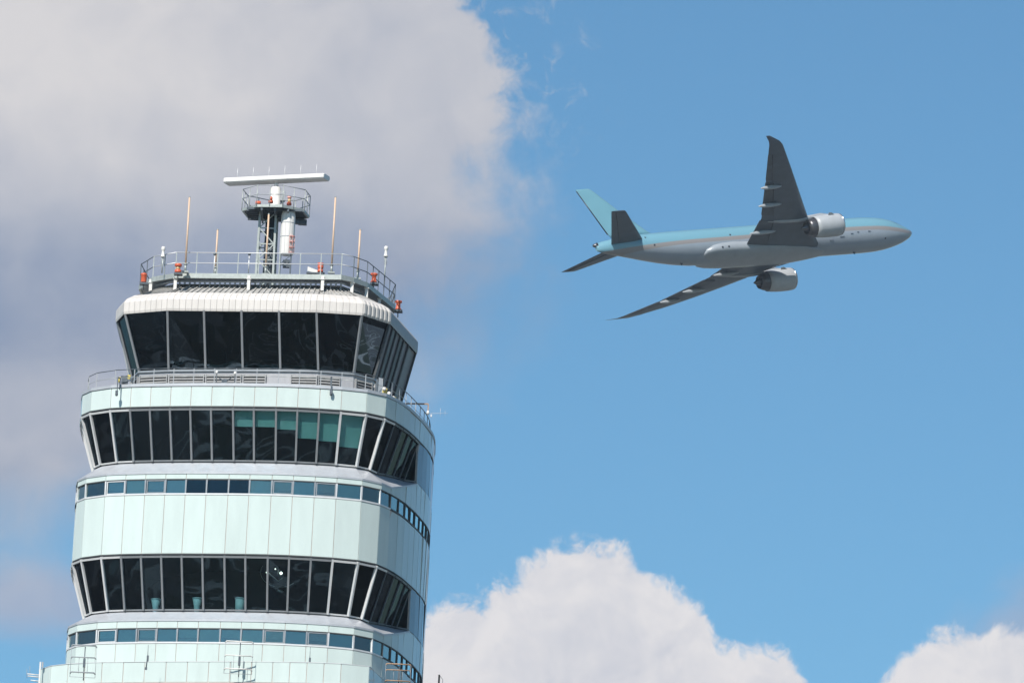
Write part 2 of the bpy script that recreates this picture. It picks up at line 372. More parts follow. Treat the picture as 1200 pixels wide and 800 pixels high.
def band(name, z0, z1, m='panel', back='backing', outset=0.0, gap=.018, verts=None, ztop=None, jitter=.0012, thick=.05, seam=False):
    """ring of separate cladding panels in front of a backing wall; ztop(i) may raise the top at vertex i"""
    vs = verts or list(range(NP)) + [0]
    mb = MB(); bb = MB(); Q = off(P, PN, outset)
    for a, c in zip(vs, vs[1:]):
        p, q = Q[a], Q[c]; d = (q - p).normalized(); n = Vector((d.y, -d.x)); jt_ = jitter if a < NF - 1 else .007
        za = ztop(a) if ztop else z1; zc = ztop(c) if ztop else z1
        j1, j2, j3 = (random.uniform(-jt_, jt_) * 3 for _ in range(3))
        o = lambda k: n * k
        mb.slab(v3(p + d * gap + o(j1), z0 + gap), v3(q - d * gap + o(j2), z0 + gap), v3(q - d * gap + o(j3), zc - gap), v3(p + d * gap + o(j1 + j3 - j2), za - gap), thick)
        bb.slab(v3(p - n * .03, z0), v3(q - n * .03, z0), v3(q - n * .03, zc), v3(p - n * .03, za), .10)
    o = mb.build(name, m, tower)
    if back: bb.build('panel_backing', back, o)
    return o

Z = dict(par=95.60, b1=94.54, in1=91.83, led1=91.06, s1t=90.70, s1b=89.93, b2=86.78, in2=83.98, led2=83.33, s2t=82.88, s2b=82.14, wb=81.2)
band('upper_panel_band', Z['b1'], Z['par'])
def rise(zlo, zhi):
    def f(i):
        if i in idx_notch:
            y = P[i].y
            if i <= iR and i > iK: return zlo + (zhi + .45 - zlo) * min(1, (y - P[iK].y) / (P[iR].y - P[iK].y))
            return zlo
        return zhi + .45
    return f
band('lintel_panel_band', Z['s1t'], 0, ztop=rise(Z['led1'], Z['in1']), gap=.017)
band('middle_panel_band', Z['b2'], Z['s1b'] - .06)
band('lower_lintel_panel_band', Z['s2t'], 0, ztop=rise(Z['led2'], Z['in2']), gap=.017)
band('lower_panel_band', Z['wb'] - 1.5, Z['s2b'] - .06)
# flush parts beside the notches
band('flank_panel_band', Z['in1'] + .45, Z['b1'] - .05, verts=flush, m='flank_glass')
band('flank_panel_band', Z['in2'] + .45, Z['b2'] - .05, verts=flush, m='flank_glass')

INS = .88
def lift(i):
    """share of the notch height by which the foot of the band is raised as it runs out on the flank"""
    if iK < i <= iR: return .21 * (P[i].y - P[iK].y) / (P[iR].y - P[iK].y)
    return 0.0
def coping(name, z, h, d, m, outset=.03, verts=None):
    mb = MB(); vs = verts or list(range(NP)) + [0]; Qo = off(P, PN, outset); Qi = off(P, PN, outset - d)
    for a, c in zip(vs, vs[1:]):
        mb.box8([v3(Qo[a], z), v3(Qo[c], z), v3(Qi[c], z), v3(Qi[a], z), v3(Qo[a], z + h), v3(Qo[c], z + h), v3(Qi[c], z + h), v3(Qi[a], z + h)])
    return mb.build(name, m, tower)
coping('parapet_coping', Z['par'] + .004, .16, .35, 'ledge', .045)
coping('dark_rail', Z['b1'] - .05, .046, .2, 'dark_seal', .02)  # dark-coloured rail along the joint under the panel band
coping('dark_rail', Z['b2'] - .05, .046, .2, 'dark_seal', .02)
# ledges
def ledge(zl, zh):
    mb = MB(); Qo = off(P, PN, .03); rf = rise(zl, zh); ztop_ = zh + 2.71
    Qi = [P[i] + PN[i] * (-(INS + .1) * (1 - lift(i))) for i in range(NP)]
    for a, c in zip(idx_notch, idx_notch[1:]):
        A, B = v3(Qo[a], rf(a) + .012), v3(Qo[c], rf(c) + .012); C_, D_ = v3(Qi[c], zh + (ztop_ - zh) * lift(c)), v3(Qi[a], zh + (ztop_ - zh) * lift(a))
        dn = Vector((0, 0, -.10)); mb.box8([A + dn, B + dn, C_ + dn, D_ + dn, A, B, C_, D_])
    return mb.build('sloping_ledge', 'ledge', tower)
ledge(Z['led1'], Z['in1'] - .02); ledge(Z['led2'], Z['in2'] - .02)

# windows of the slanted bands
def notch(z0, z1, blinds=None):
    Qt = off(P, PN, -.04); Qb = off(P, PN, -INS); vs = idx_notch
    for k, (a, c) in enumerate(zip(vs, vs[1:])):
        qa, qc = v3(Qt[a], z1 - .05), v3(Qt[c], z1 - .05)
        pa, pc = v3(Qb[a], z0).lerp(qa, lift(a)), v3(Qb[c], z0).lerp(qc, lift(c))
        w = MB(); w.slab(pa, pc, qc, qa, .02); win = w.build('window', 'side_glass' if (k < (NP - iL) + 2 or a >= NF - 2) else 'glass', tower)
        f = MB(); d = (qa - pa).normalized(); n = (pc - pa).cross(qa - pa).normalized()
        mw = .10 if a < NF else .05; f.beam(pa + n * .04, qa + n * .04 - d * .02, mw, .16 if a < NF else .07, n)
        hx = (qc - qa).normalized()
        f.beam(qa - d * .09 + n * .03 + hx * .05, qc - d * .09 + n * .03 - hx * .05, .10, .17, n)
        f.beam(pa + d * .03 + n * .01 + hx * .05, pc + d * .03 + n * .01 - hx * .05, .08, .06, n)
        left = k < (NP - iL) + 3 or NF - 3 <= a < NF
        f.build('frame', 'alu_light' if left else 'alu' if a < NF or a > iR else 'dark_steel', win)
        if blinds and a in blinds and a < NF + 3:
            u = blinds[a]; sm = MB(); i0 = -n * .16
            lo_a, lo_c = qa.lerp(pa, u), qc.lerp(pc, u)
            sm.slab(lo_a + i0, lo_c + i0, qc + i0 - d * .1, qa + i0 - d * .1, .01); sm.build('roller_blind', 'blind', win)
    # triangular cheek where the band meets the flush flank
    e = iR; pt = v3(Qt[e], z1 - .05); pb, po = v3(Qb[e], z0).lerp(pt, lift(e)), v3(off(P, PN, -.02)[e], z0 + .47)
    ch = MB(); t_ = Vector((0.02, .05, 0)); ch.v += [tuple(x) for x in (pb, po, pt, pb + t_, po + t_, pt + t_)]
    ch.f += [(0, 1, 2), (5, 4, 3), (0, 3, 4, 1), (1, 4, 5, 2), (2, 5, 3, 0)]; ch.sm += [False] * 5
    w = ch.build('cheek_window', 'glass', tower)
    f = MB(); f.beam(pb, pt, .07, .07); f.beam(pb + Vector((0, 0, .04)), po + Vector((0, 0, .04)), .07, .07); f.beam(po, pt, .05, .05); f.build('frame', 'alu', w)
fi = {i: 0 for i in range(16)}
notch(Z['in1'], Z['b1'], {8: .36, 9: .36, 10: .40, 11: .55, 12: .58, 13: .66, 14: .6})
notch(Z['in2'], Z['b2'])

# strip windows, set back a little between light mullions
def strip(z0, z1, dark):
    Qo = off(P, PN, -.05); vs = list(range(NP - 4, NP)) + list(range(0, NF + 12)); Qm = off(P, PN, .0)
    for a, c in zip(vs, vs[1:]):
        w = MB(); tl = random.uniform(-.012, .012); tw = random.uniform(-.01, .01); d0 = (P[c] - P[a]).normalized(); n0 = Vector((d0.y, -d0.x))
        w.slab(v3(Qo[a] + n0 * tw, z0), v3(Qo[c] - n0 * tw, z0), v3(Qo[c] + n0 * (tl - tw), z1), v3(Qo[a] + n0 * (tl + tw), z1), .02)
        win = w.build('window', 'glass' if a in dark else 'strip_glass', tower)
        d = (P[c] - P[a]).normalized(); n = Vector((d.y, -d.x)); f = MB()
        f.box8([v3(P[a] - d * .03 + n * .012, z0 + .03), v3(P[a] + d * .035 + n * .012, z0 + .03), v3(P[a] + d * .05 - n * .1, z0 + .03), v3(P[a] - d * .04 - n * .1, z0 + .03),
                v3(P[a] - d * .04 + n * .012, z1 - .03), v3(P[a] + d * .05 + n * .012, z1 - .03), v3(P[a] + d * .05 - n * .1, z1 - .03), v3(P[a] - d * .04 - n * .1, z1 - .03)])
        light = a < 3 or a >= 13 and a < NF
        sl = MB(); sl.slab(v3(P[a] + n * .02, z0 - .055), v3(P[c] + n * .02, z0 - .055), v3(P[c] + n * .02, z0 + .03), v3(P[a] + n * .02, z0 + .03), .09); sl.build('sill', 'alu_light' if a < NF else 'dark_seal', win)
        if a in (2, 4, 10, 12):    # an opening sash inside the frame
            for q0, q1 in ((a, c),):
                A, B = P[a] + d * .10 - n * .02, P[c] - d * .06 - n * .02
                f.beam(v3(A, z0 + .05), v3(A, z1 - .06), .05, .05); f.beam(v3(B, z0 + .05), v3(B, z1 - .06), .05, .05)
                f.beam(v3(A, z0 + .06), v3(B, z0 + .06), .045, .045); f.beam(v3(A, z1 - .07), v3(B, z1 - .07), .045, .045)
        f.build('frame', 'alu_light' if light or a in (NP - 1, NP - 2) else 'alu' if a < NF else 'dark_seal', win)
        if a not in dark and a < NF:
            bl = MB(); lo_ = z0 if a % 2 else z0 + .3; i_ = n * -.22; bl.slab(v3(P[a] + i_, lo_), v3(P[c] + i_, lo_), v3(P[c] + i_, z1), v3(P[a] + i_, z1), .01); bl.build('roller_blind', 'pale_blind', win)
        hd = MB(); hd.slab(v3(P[a] + n * .008, z1 - .045), v3(P[c] + n * .008, z1 - .045), v3(P[c] + n * .008, z1 - .004), v3(P[a] + n * .008, z1 - .004), .12); hd.build('head_seal', 'dark_seal', win)
strip(Z['s1b'], Z['s1t'], (6, 7, 8)); strip(Z['s2b'], Z['s2t'], ())
# hidden back of the strip bands
for z0, z1 in ((Z['s1b'] - .06, Z['s1t']), (Z['s2b'] - .06, Z['s2t'])):
    band('rear_panel_band', z0, z1, verts=list(range(NF + 11, NP - 3)))

# interiors: floors, ceilings, cores
def plate(pl, nn, ins, z, h, name, m, parent=tower):
    Q = off(pl, nn, -ins); mb = MB(); mb.loft([[v3(p, z) for p in Q], [v3(p, z + h) for p in Q]], smooth=False)
    return mb.build(name, m, parent)
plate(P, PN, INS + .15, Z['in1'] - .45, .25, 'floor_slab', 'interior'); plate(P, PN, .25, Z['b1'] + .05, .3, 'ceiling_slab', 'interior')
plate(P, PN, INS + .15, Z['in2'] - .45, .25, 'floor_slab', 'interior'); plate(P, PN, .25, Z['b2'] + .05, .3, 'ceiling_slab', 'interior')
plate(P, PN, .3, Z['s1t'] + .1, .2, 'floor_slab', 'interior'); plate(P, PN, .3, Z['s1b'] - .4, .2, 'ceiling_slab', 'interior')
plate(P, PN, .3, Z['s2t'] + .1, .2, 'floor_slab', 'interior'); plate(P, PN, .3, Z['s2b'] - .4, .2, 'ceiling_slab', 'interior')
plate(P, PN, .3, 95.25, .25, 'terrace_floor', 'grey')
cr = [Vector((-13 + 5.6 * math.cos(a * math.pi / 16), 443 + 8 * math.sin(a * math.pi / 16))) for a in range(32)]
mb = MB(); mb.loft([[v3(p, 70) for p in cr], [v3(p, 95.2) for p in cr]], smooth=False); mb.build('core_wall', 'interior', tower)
# lower shaft
P2 = off(P, PN, -.06); mb = MB(); mb.loft([[v3(p, 66) for p in P2], [v3(p, Z['wb'] - 1.48) for p in P2]], smooth=False); mb.build('lower_body', 'concrete', tower)
sh = [Vector((-13 + 4.2 * math.cos(a * math.pi / 24), 442 + 4.2 * math.sin(a * math.pi / 24))) for a in range(48)]
mb = MB(); mb.loft([[v3(Vector((-13, 442)) + (p - Vector((-13, 442))) * k, z) for p in sh] for k, z in ((1.25, 0), (1.05, 20), (1, 66))]); mb.build('shaft', 'concrete', tower)
bs = [Vector((-13 + 16 * math.cos(a * math.pi / 4), 442 + 16 * math.sin(a * math.pi / 4))) for a in range(8)]
mb = MB(); mb.loft([[v3(p, 0) for p in bs], [v3(p, 9) for p in bs]], smooth=False); mb.build('base_building', 'concrete', tower)

# balcony at the foot of the visible part
BX = [(46, 784.2), (60, 779.5), (80, 777.2), (120, 775.4), (170, 774.8), (220, 774.6), (270, 774.6), (320, 774.9), (360, 775.4), (400, 777), (433, 780.3)]
zb = 81.02
bal = [onZ(x, y, zb).xy for x, y in BX]
bal = [bal[0] + Vector((-.05, 2.2)), ] + bal
endi = NF; bal_r = [P[i] + PN[i] * .05 for i in range(NF, NF + 8)]
full = [Vector(p) for p in bal] + bal_r
bn = normals(full, False)
mb = MB(); bb = MB(); cp = MB(); pk = MB()
for i in range(len(full) - 1):
    a, c = full[i], full[i + 1]; d = (c - a).normalized(); n = Vector((d.y, -d.x)); g_ = .02
    L_ = (c - a).length; kk = max(1, round(L_ / 1.15)) 
    for j in range(kk):
        u, w = a.lerp(c, j / kk), a.lerp(c, (j + 1) / kk); jt = random.uniform(-.008, .008)
        mb.slab(v3(u + d * g_, zb - 1.06), v3(w - d * g_, zb - 1.06), v3(w - d * g_ + n * jt, zb - .02), v3(u + d * g_ + n * jt, zb - .02), .04)
    bb.slab(v3(a - n * .03, zb - 1.07), v3(c - n * .03, zb - 1.07), v3(c - n * .03, zb - .03), v3(a - n * .03, zb - .03), .1)
    Qo = off(full, bn, .02); Qi = off(full, bn, -.14)
    cp.box8([v3(Qo[i], zb - .018), v3(Qo[i + 1], zb - .018), v3(Qi[i + 1], zb - .018), v3(Qi[i], zb - .018), v3(Qo[i], zb + .01), v3(Qo[i + 1], zb + .01), v3(Qi[i + 1], zb + .01), v3(Qi[i], zb + .01)])
    Qo = off(full, bn, .06); Qi = off(full, bn, -1.0)
    pk.box8([v3(Qo[i], zb - 1.35), v3(Qo[i + 1], zb - 1.35), v3(Qi[i + 1], zb - 1.35), v3(Qi[i], zb - 1.35), v3(Qo[i], zb - 1.10), v3(Qo[i + 1], zb - 1.10), v3(Qi[i + 1], zb - 1.10), v3(Qi[i], zb - 1.10)])
bal_o = mb.build('balcony_parapet', 'panel', tower); bb.build('panel_backing', 'backing', bal_o); cp.build('coping', 'alu_light', bal_o); pk.build('soffit_edge', 'pink', bal_o)

# ------------------------------------------------------------------ cab
ZT, ZB = 100.09, 97.15
TOP = [Vector(p) for p in [(-20.80, 436.75), (-20.32, 434.68), (-18.03, 433.35), (-16.10, 432.96), (-14.14, 432.57), (-12.18, 432.24), (-10.23, 431.98), (-7.83, 432.13), (-6.37, 433.92)]]
BOT = [Vector(p) for p in [(-19.75, 437.15), (-19.33, 435.42), (-17.79, 434.75), (-15.85, 434.22), (-13.90, 433.75), (-11.94, 433.35), (-9.98, 433.02), (-8.15, 433.27), (-7.14, 434.25)]]
G, GB = Vector((-4.99, 440.61)), Vector((-5.80, 440.9))
fr = (.13, .27, .42, .55, .72, 1.0)
TOP += [TOP[8].lerp(G, k) for k in fr]; BOT += [BOT[8].lerp(GB, k) for k in fr]
nvis = len(TOP)
TOP += [Vector(p) for p in [(-5.8, 446.5), (-9.5, 449.6), (-14.5, 449.8), (-19, 446.5), (-20.7, 441.8)]]
BOT += [Vector(p) for p in [(-6.7, 446), (-9.8, 448.6), (-14.3, 448.8), (-18.3, 445.8), (-19.85, 441.6)]]
TN, BN = normals(TOP), normals(BOT); NT = len(TOP)
for i in range(NT):
    j = (i + 1) % NT
    pa, pc, qa, qc = v3(BOT[i], ZB), v3(BOT[j], ZB), v3(TOP[i] - TN[i] * .10, ZT + .05), v3(TOP[j] - TN[j] * .10, ZT + .05)
    side = i >= 8 and i < NT - 1
    w = MB(); w.slab(pa, pc, qc, qa, .02); win = w.build('flank_panel' if side else 'window', 'flank' if side else 'side_glass' if i in (7, 0) else 'cab_glass', tower)
    n = (pc - pa).cross(qa - pa).normalized(); d = (qa - pa).normalized(); hx = (pc - pa).normalized(); f = MB()
    f.beam(pa + n * .03, qa + n * .03, .11 if not side else .16, .12, n)
    f.beam(pa + d * .05 + n * .02 + hx * .06, pc + d * .05 + n * .02 - hx * .06, .10, .1, n)
    f.build('frame', 'alu' if not side else 'dark_seal', win)
    if i in (9, 11):
        x = MB(); x.slab(pa.lerp(pc, .2) + n * .02, pa.lerp(pc, .85) + n * .02, qa.lerp(qc, .85) + n * .02, qa.lerp(qc, .2) + n * .02, .03); x.build('pilaster', 'dark_steel', win)

# fascia: vertical ribbed face and the lip sloping back above it
def ring_at(d, pl=TOP, nn=TN): return [p + n * d for p, n in zip(pl, nn)]
def miter(pl, d):
    """outward offset by d with proper corners"""
    n = len(pl); out = []
    for i in range(n):
        a, b_, c = pl[i - 1], pl[i], pl[(i + 1) % n]
        d1 = (b_ - a).normalized(); d2 = (c - b_).normalized(); n1 = Vector((d1.y, -d1.x)); n2 = Vector((d2.y, -d2.x))
        m_ = (n1 + n2); m_ = m_ / max(.5, m_.dot(n1)); out.append(b_ + m_ * d)
    return out
CORN = [TOP[0], TOP[1], TOP[2], TOP[6], TOP[7], TOP[8], TOP[14]] + TOP[15:]
ribs = MB(); flankf = MB(); lip = MB(); roof = MB(); rr = MB()
nC = len(CORN)
L0, L1, L2 = CORN, miter(CORN, -.12), miter(CORN, -.55)
L0b = miter(CORN, .03)
R2, R3 = miter(CORN, -.60), miter(CORN, -2.25)
for i in range(nC):
    j = (i + 1) % nC
    ln = (CORN[j] - CORN[i]).length; k = max(1, round(ln / .33))
    for s_ in range(k):
        u0, u1 = s_ / k, (s_ + 1) / k; e_ = .007 / max(ln, .1)
        u0 += e_; u1 -= e_
        f = lambda ring, u: ring[i].lerp(ring[j], u)
        um = (u0 + u1) / 2
        # shallow ribs: each strip stands out in its middle
        nrm = Vector(((CORN[j] - CORN[i]).y, -(CORN[j] - CORN[i]).x)).normalized(); bu = nrm * (.05 if i == 4 else .003)
        prof = [(L0, ZT - .02, 0), (L0b, ZT + .10, 1), (L0b, ZT + .60, 1), (L1, ZT + .82, 1), (L2, ZT + 1.09, 0)]
        for (ra, za, ka), (rb, zc, kb) in zip(prof, prof[1:]):
            for (ua, ub, oa, ob) in ((u0, um - .2 * (u1 - u0), 0, 1), (um - .2 * (u1 - u0), um + .2 * (u1 - u0), 1, 1), (um + .2 * (u1 - u0), u1, 1, 0)):
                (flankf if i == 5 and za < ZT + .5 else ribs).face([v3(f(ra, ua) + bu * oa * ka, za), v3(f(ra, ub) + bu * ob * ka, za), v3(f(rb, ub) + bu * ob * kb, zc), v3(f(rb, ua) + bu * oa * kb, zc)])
    # backing behind the ribs
    for (ra, za), (rb, zc) in (((miter(CORN, -.03), ZT), (miter(CORN, -.02), ZT + .6)), ((miter(CORN, -.02), ZT + .6), (miter(CORN, -.17), ZT + .80)), ((miter(CORN, -.17), ZT + .80), (miter(CORN, -.6), ZT + 1.06))):
        lip.slab(v3(ra[i], za), v3(ra[j], za), v3(rb[j], zc), v3(rb[i], zc), .05)
    # ribbed sloping roof
    roof.slab(v3(R2[i], ZT + 1.02), v3(R2[j], ZT + 1.02), v3(R3[j], ZT + 1.86), v3(R3[i], ZT + 1.86), .08)
    k = max(1, round(ln / .30))
    for s_ in range(k + 1):
        u = s_ / k
        a_, b_ = v3(R2[i].lerp(R2[j], u), ZT + 1.05), v3(R3[i].lerp(R3[j], u), ZT + 1.89)
        rr.beam(a_, b_, .07, .07)
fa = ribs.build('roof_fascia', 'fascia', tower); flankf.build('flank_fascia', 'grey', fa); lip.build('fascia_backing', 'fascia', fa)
ro = roof.build('sloping_roof', 'roof', tower); rr.build('roof_ribs', 'roof', ro)
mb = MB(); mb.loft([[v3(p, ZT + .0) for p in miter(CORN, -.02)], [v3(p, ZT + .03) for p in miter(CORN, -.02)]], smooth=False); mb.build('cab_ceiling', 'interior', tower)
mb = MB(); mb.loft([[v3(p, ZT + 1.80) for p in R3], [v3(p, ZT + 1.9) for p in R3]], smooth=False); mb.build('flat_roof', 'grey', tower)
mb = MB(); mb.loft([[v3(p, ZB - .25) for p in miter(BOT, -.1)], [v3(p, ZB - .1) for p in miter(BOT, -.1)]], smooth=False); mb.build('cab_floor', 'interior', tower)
# console desks round the cab
mb = MB(); ds = miter(BOT, -.9); ds2 = miter(BOT, -1.7)
for i in range(nvis - 1): mb.box8([v3(ds[i], ZB), v3(ds[i + 1], ZB), v3(ds2[i + 1], ZB), v3(ds2[i], ZB), v3(ds[i], ZB + .5), v3(ds[i + 1], ZB + .5), v3(ds2[i + 1], ZB + .75), v3(ds2[i], ZB + .75)])
mb.build('console_desk', 'desk', tower)
# cab base wall with louvre grilles
BW = miter(BOT, .02)
mb = MB()
for i in range(NT):
    j = (i + 1) % NT; mb.slab(v3(BW[i], 95.5), v3(BW[j], 95.5), v3(BW[j], ZB - .03), v3(BW[i], ZB - .03), .15)
mb.build('cab_base_wall', 'base_wall', tower)
BS = miter(BOT, .12); mb = MB()
for i in range(NT):
    j = (i + 1) % NT; mb.box8([v3(BS[i], ZB - .03), v3(BS[j], ZB - .03), v3(miter(BOT, -.05)[j], ZB - .03), v3(miter(BOT, -.05)[i], ZB - .03), v3(BS[i], ZB + .05), v3(BS[j], ZB + .05), v3(miter(BOT, -.05)[j], ZB + .05), v3(miter(BOT, -.05)[i], ZB + .05)])
mb.build('window_sill', 'alu', tower)
def louvre(p, q, z0, z1):
    d = (q - p).normalized(); n = Vector((d.y, -d.x)); mb = MB(); z = z0
    while z < z1 - .02:
        a, c = p + n * .02, q + n * .02
        mb.box8([v3(a + n * .09, z), v3(c + n * .09, z), v3(c + n * .075, z - .005), v3(a + n * .075, z - .005), v3(a + n * .015, z + .10), v3(c + n * .015, z + .10), v3(c, z + .10), v3(a, z + .10)])
        z += .145
    for u in (p, q): mb.beam(v3(u + n * .06, z0 - .03), v3(u + n * .06, z1), .05, .12, v3(n, 0))
    lo = mb.build('louvre_grille', 'louvre', tower)
    bk_ = MB(); bk_.slab(v3(p + n * .004, z0), v3(q + n * .004, z0), v3(q + n * .004, z1), v3(p + n * .004, z1), .01); bk_.build('grille_recess', 'dark_seal', lo)
for i, (u0, u1) in ((0, (.05, .95)), (1, (.05, .97)), (2, (.03, .97)), (3, (.03, .97)), (4, (.03, .62)), (5, (.30, .98)), (6, (.02, .62)), (7, (.1, .9)), (8, (0.1, .8))):
    louvre(BW[i].lerp(BW[i + 1], u0), BW[i].lerp(BW[i + 1], u1), 96.25, 96.95)

# ------------------------------------------------------------------ terrace railing (on the parapet, below the cab)
TR = off(P, PN, -.28)
rail = thing('terrace_railing', (-13, 441, 95.76), 'thin steel railing running round the terrace at the foot of the glazed cab', 'railing'); rail['_abs'] = 1
vsr = list(range(NP - 6, NP)) + list(range(0, NF + 14))
mb = MB()
for a, c in zip(vsr, vsr[1:]): mb.tube(v3(TR[a], 96.62), v3(TR[c], 96.62), .022, n=6)
mb.build('handrail', 'dark_steel', rail)
mb = MB()
for a, c in zip(vsr, vsr[1:]): mb.tube(v3(TR[a], 96.2), v3(TR[c], 96.2), .012, n=6)
mb.build('lower_rail', 'galv', rail)
for a in vsr:
    mb = MB(); mb.beam(v3(TR[a], 95.6), v3(TR[a], 96.6), .04, .03); mb.build('post', 'grey', rail)

# ------------------------------------------------------------------ roof deck and its railing
YD = 434.1
zd = onY(300, 321.5, YD).z
DK = [(205, 319.8), (400, 321.8), (415, 325.2), (431, 331), (463.5, 357.5)]
dk = [onZ(178, 324.5, zd).xy] + [onZ(x, y, zd).xy for x, y in DK]
back_d = [Vector((dk[-1].x - .3, dk[-1].y + 3.2)), Vector((-9.5, 446.5)), Vector((-14.5, 446.6)), Vector((dk[0].x - .1, dk[0].y + 9)), Vector((dk[0].x - .75, dk[0].y + 2.0))]
DECK = [Vector(p) for p in dk] + back_d
nD = len(DECK)
deck = thing('roof_walkway', (-13, 441, zd - .3), 'grey steel maintenance walkway raised on brackets round the cab roof', 'walkway'); deck['_abs'] = 1
mb = MB(); Do, Di, Dii = miter(DECK, 0), miter(DECK, -.12), miter(DECK, -1.0)
for i in range(nD):
    j = (i + 1) % nD
    mb.box8([v3(Do[i], zd - .26), v3(Do[j], zd - .26), v3(Di[j], zd - .26), v3(Di[i], zd - .26), v3(Do[i], zd), v3(Do[j], zd), v3(Di[j], zd), v3(Di[i], zd)])
mb.build('edge_beam', 'galv', deck)
mb = MB()
for i in range(nD):
    j = (i + 1) % nD
    mb.box8([v3(Di[i], zd - .2), v3(Di[j], zd - .2), v3(Dii[j], zd - .2), v3(Dii[i], zd - .2), v3(Di[i], zd - .15), v3(Di[j], zd - .15), v3(Dii[j], zd - .15), v3(Dii[i], zd - .15)])
mb.build('grating', 'grey', deck)
def bracket(p, h=.62):
    mb = MB(); mb.beam(v3(p, zd - .26 - h), v3(p, zd - .10), .16, .14); mb.beam(v3(p, zd - .30) , v3(p, zd - .262), .24, .24); mb.build('bracket', 'white', deck)
for x, y in ((177, 325), (206, 320.5), (292, 320.5), (378.5, 321), (413, 325.5), (430, 331.5), (445, 344)):
    bracket(onZ(x, y, zd).xy + Vector((0, .05)))
# clamps and pipes between roof and walkway
mb = MB()
for k in range(34):
    u = k / 33; a = Vector(dk[1]).lerp(dk[2], u) + Vector((0, .5)); z0 = zd - .42
    mb.box(v3(a, z0), (.10, .25, .16)); 
    if k % 2: mb.beam(v3(a, z0 - .3), v3(a, z0), .05, .05)
for o_, z_ in ((.35, -.36), (.75, -.46)):
    mb.tube(v3(Vector(dk[0]) + Vector((.2, o_)), zd + z_), v3(Vector(dk[1]) + Vector((0, o_)), zd + z_), .05); mb.tube(v3(Vector(dk[1]) + Vector((0, o_)), zd + z_), v3(Vector(dk[2]) + Vector((0, o_)), zd + z_), .05)
    mb.tube(v3(Vector(dk[2]) + Vector((0, o_)), zd + z_), v3(Vector(dk[4]) + Vector((-.3, o_)), zd + z_), .05)
mb.build('pipe_run', 'grey', deck)

rrail = thing('roof_railing', (-13, 441, zd), 'two-bar steel guard rail round the roof walkway of the cab', 'railing'); rrail['_abs'] = 1
sides = [(i, (i + 1) % nD) for i in range(nD)]
light_ = MB(); dark_ = MB(); Dm = miter(DECK, -.06)
for i, j in sides:
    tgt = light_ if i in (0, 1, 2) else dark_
    for hz, r_ in ((1.12, .025), (.56, .025)): tgt.tube(v3(Dm[i], zd + hz), v3(Dm[j], zd + hz), r_, n=6)
light_.build('rail_bar', 'alu_light', rrail); dark_.build('rail_bar', 'dark_steel', rrail)
for i, j in sides:
    L_ = (Dm[j] - Dm[i]).length; k = max(1, round(L_ / 1.12))
    for s_ in range(k):
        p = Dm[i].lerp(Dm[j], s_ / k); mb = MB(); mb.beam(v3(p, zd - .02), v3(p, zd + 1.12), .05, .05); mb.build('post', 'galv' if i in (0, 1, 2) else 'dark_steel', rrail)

# obstruction lights ------------------------------------------------------------
def obst(x, y, Y, kind, label):
    p = onY(x, y, Y); t_ = thing('obstruction_light', p, label, 'warning light', 'orange obstruction lights round the roof')
    mb = MB()
    if kind == 'flare':
        mb.lathe((0, 0, 0), [(.17, 0), (.17, .06), (.12, .10), (.11, .34), (.19, .40), (.19, .48), (.10, .50)]); mb.build('housing', 'orange', t_)
    elif kind == 'twin':
        mb.lathe((0, 0, 0), [(.17, 0), (.18, .03), (.18, .14), (.13, .17)]); mb.build('housing', 'orange', t_)
        mb = MB(); mb.lathe((0, 0, .17), [(.12, 0), (.12, .14)]); mb.build('lens', 'amber', t_)
        mb = MB(); mb.lathe((0, 0, .31), [(.13, 0), (.19, .03), (.19, .13), (.16, .16)]); mb.build('cap', 'orange', t_)
    elif kind == 'stack':
        mb.lathe((0, 0, 0), [(.15, 0), (.15, .14), (.09, .18), (.15, .22), (.16, .36), (.10, .38), (.18, .42), (.17, .50)]); mb.build('housing', 'orange', t_)
    else:
        mb.lathe((0, 0, 0), [(.14, 0), (.15, .04), (.15, .38), (.17, .40), (.17, .46), (.1, .5)]); mb.build('housing', 'orange', t_)
    mb = MB(); mb.box((0.02, .1, -.06), (.44, .5, .09)); mb.tube((0, 0, -.12), (0, .5, -.28), .03); mb.build('bracket', 'dark_steel', t_)
    return t_
obst(168.2, 331, 434.6, 'can', 'orange cylindrical warning light hanging outside the left corner of the roof railing')
obst(208.5, 319.5, 433.9, 'twin', 'red and amber warning light at the foot of the tallest left tan pole')
obst(375.3, 319.5, 433.9, 'stack', 'orange spool-shaped warning light beside a white box on the front railing')
obst(438, 331, 435.6, 'flare', 'orange flared warning light at the corner where the railing turns dark')
obst(466.5, 363, 440.3, 'flare', 'lowest orange warning light on the white rim of the right flank of the cab roof')

# white box beside a lamp, floodlight
t_ = thing('equipment_box', onY(366.5, 319.6, 434.0), 'small white slanted box on the roof walkway beside an orange lamp', 'equipment box')
mb = MB(); mb.box8([Vector(p) for p in ((-.28, -.12, 0), (.24, -.12, 0), (.24, .15, 0), (-.28, .15, 0), (-.28, -.12, .30), (.24, -.12, .12), (.24, .15, .12), (-.28, .15, .30))]); mb.build('housing', 'white', t_)
mb = MB(); mb.box((.05, .02, -.05), (.75, .5, .07)); mb.build('shelf', 'dark_steel', t_)

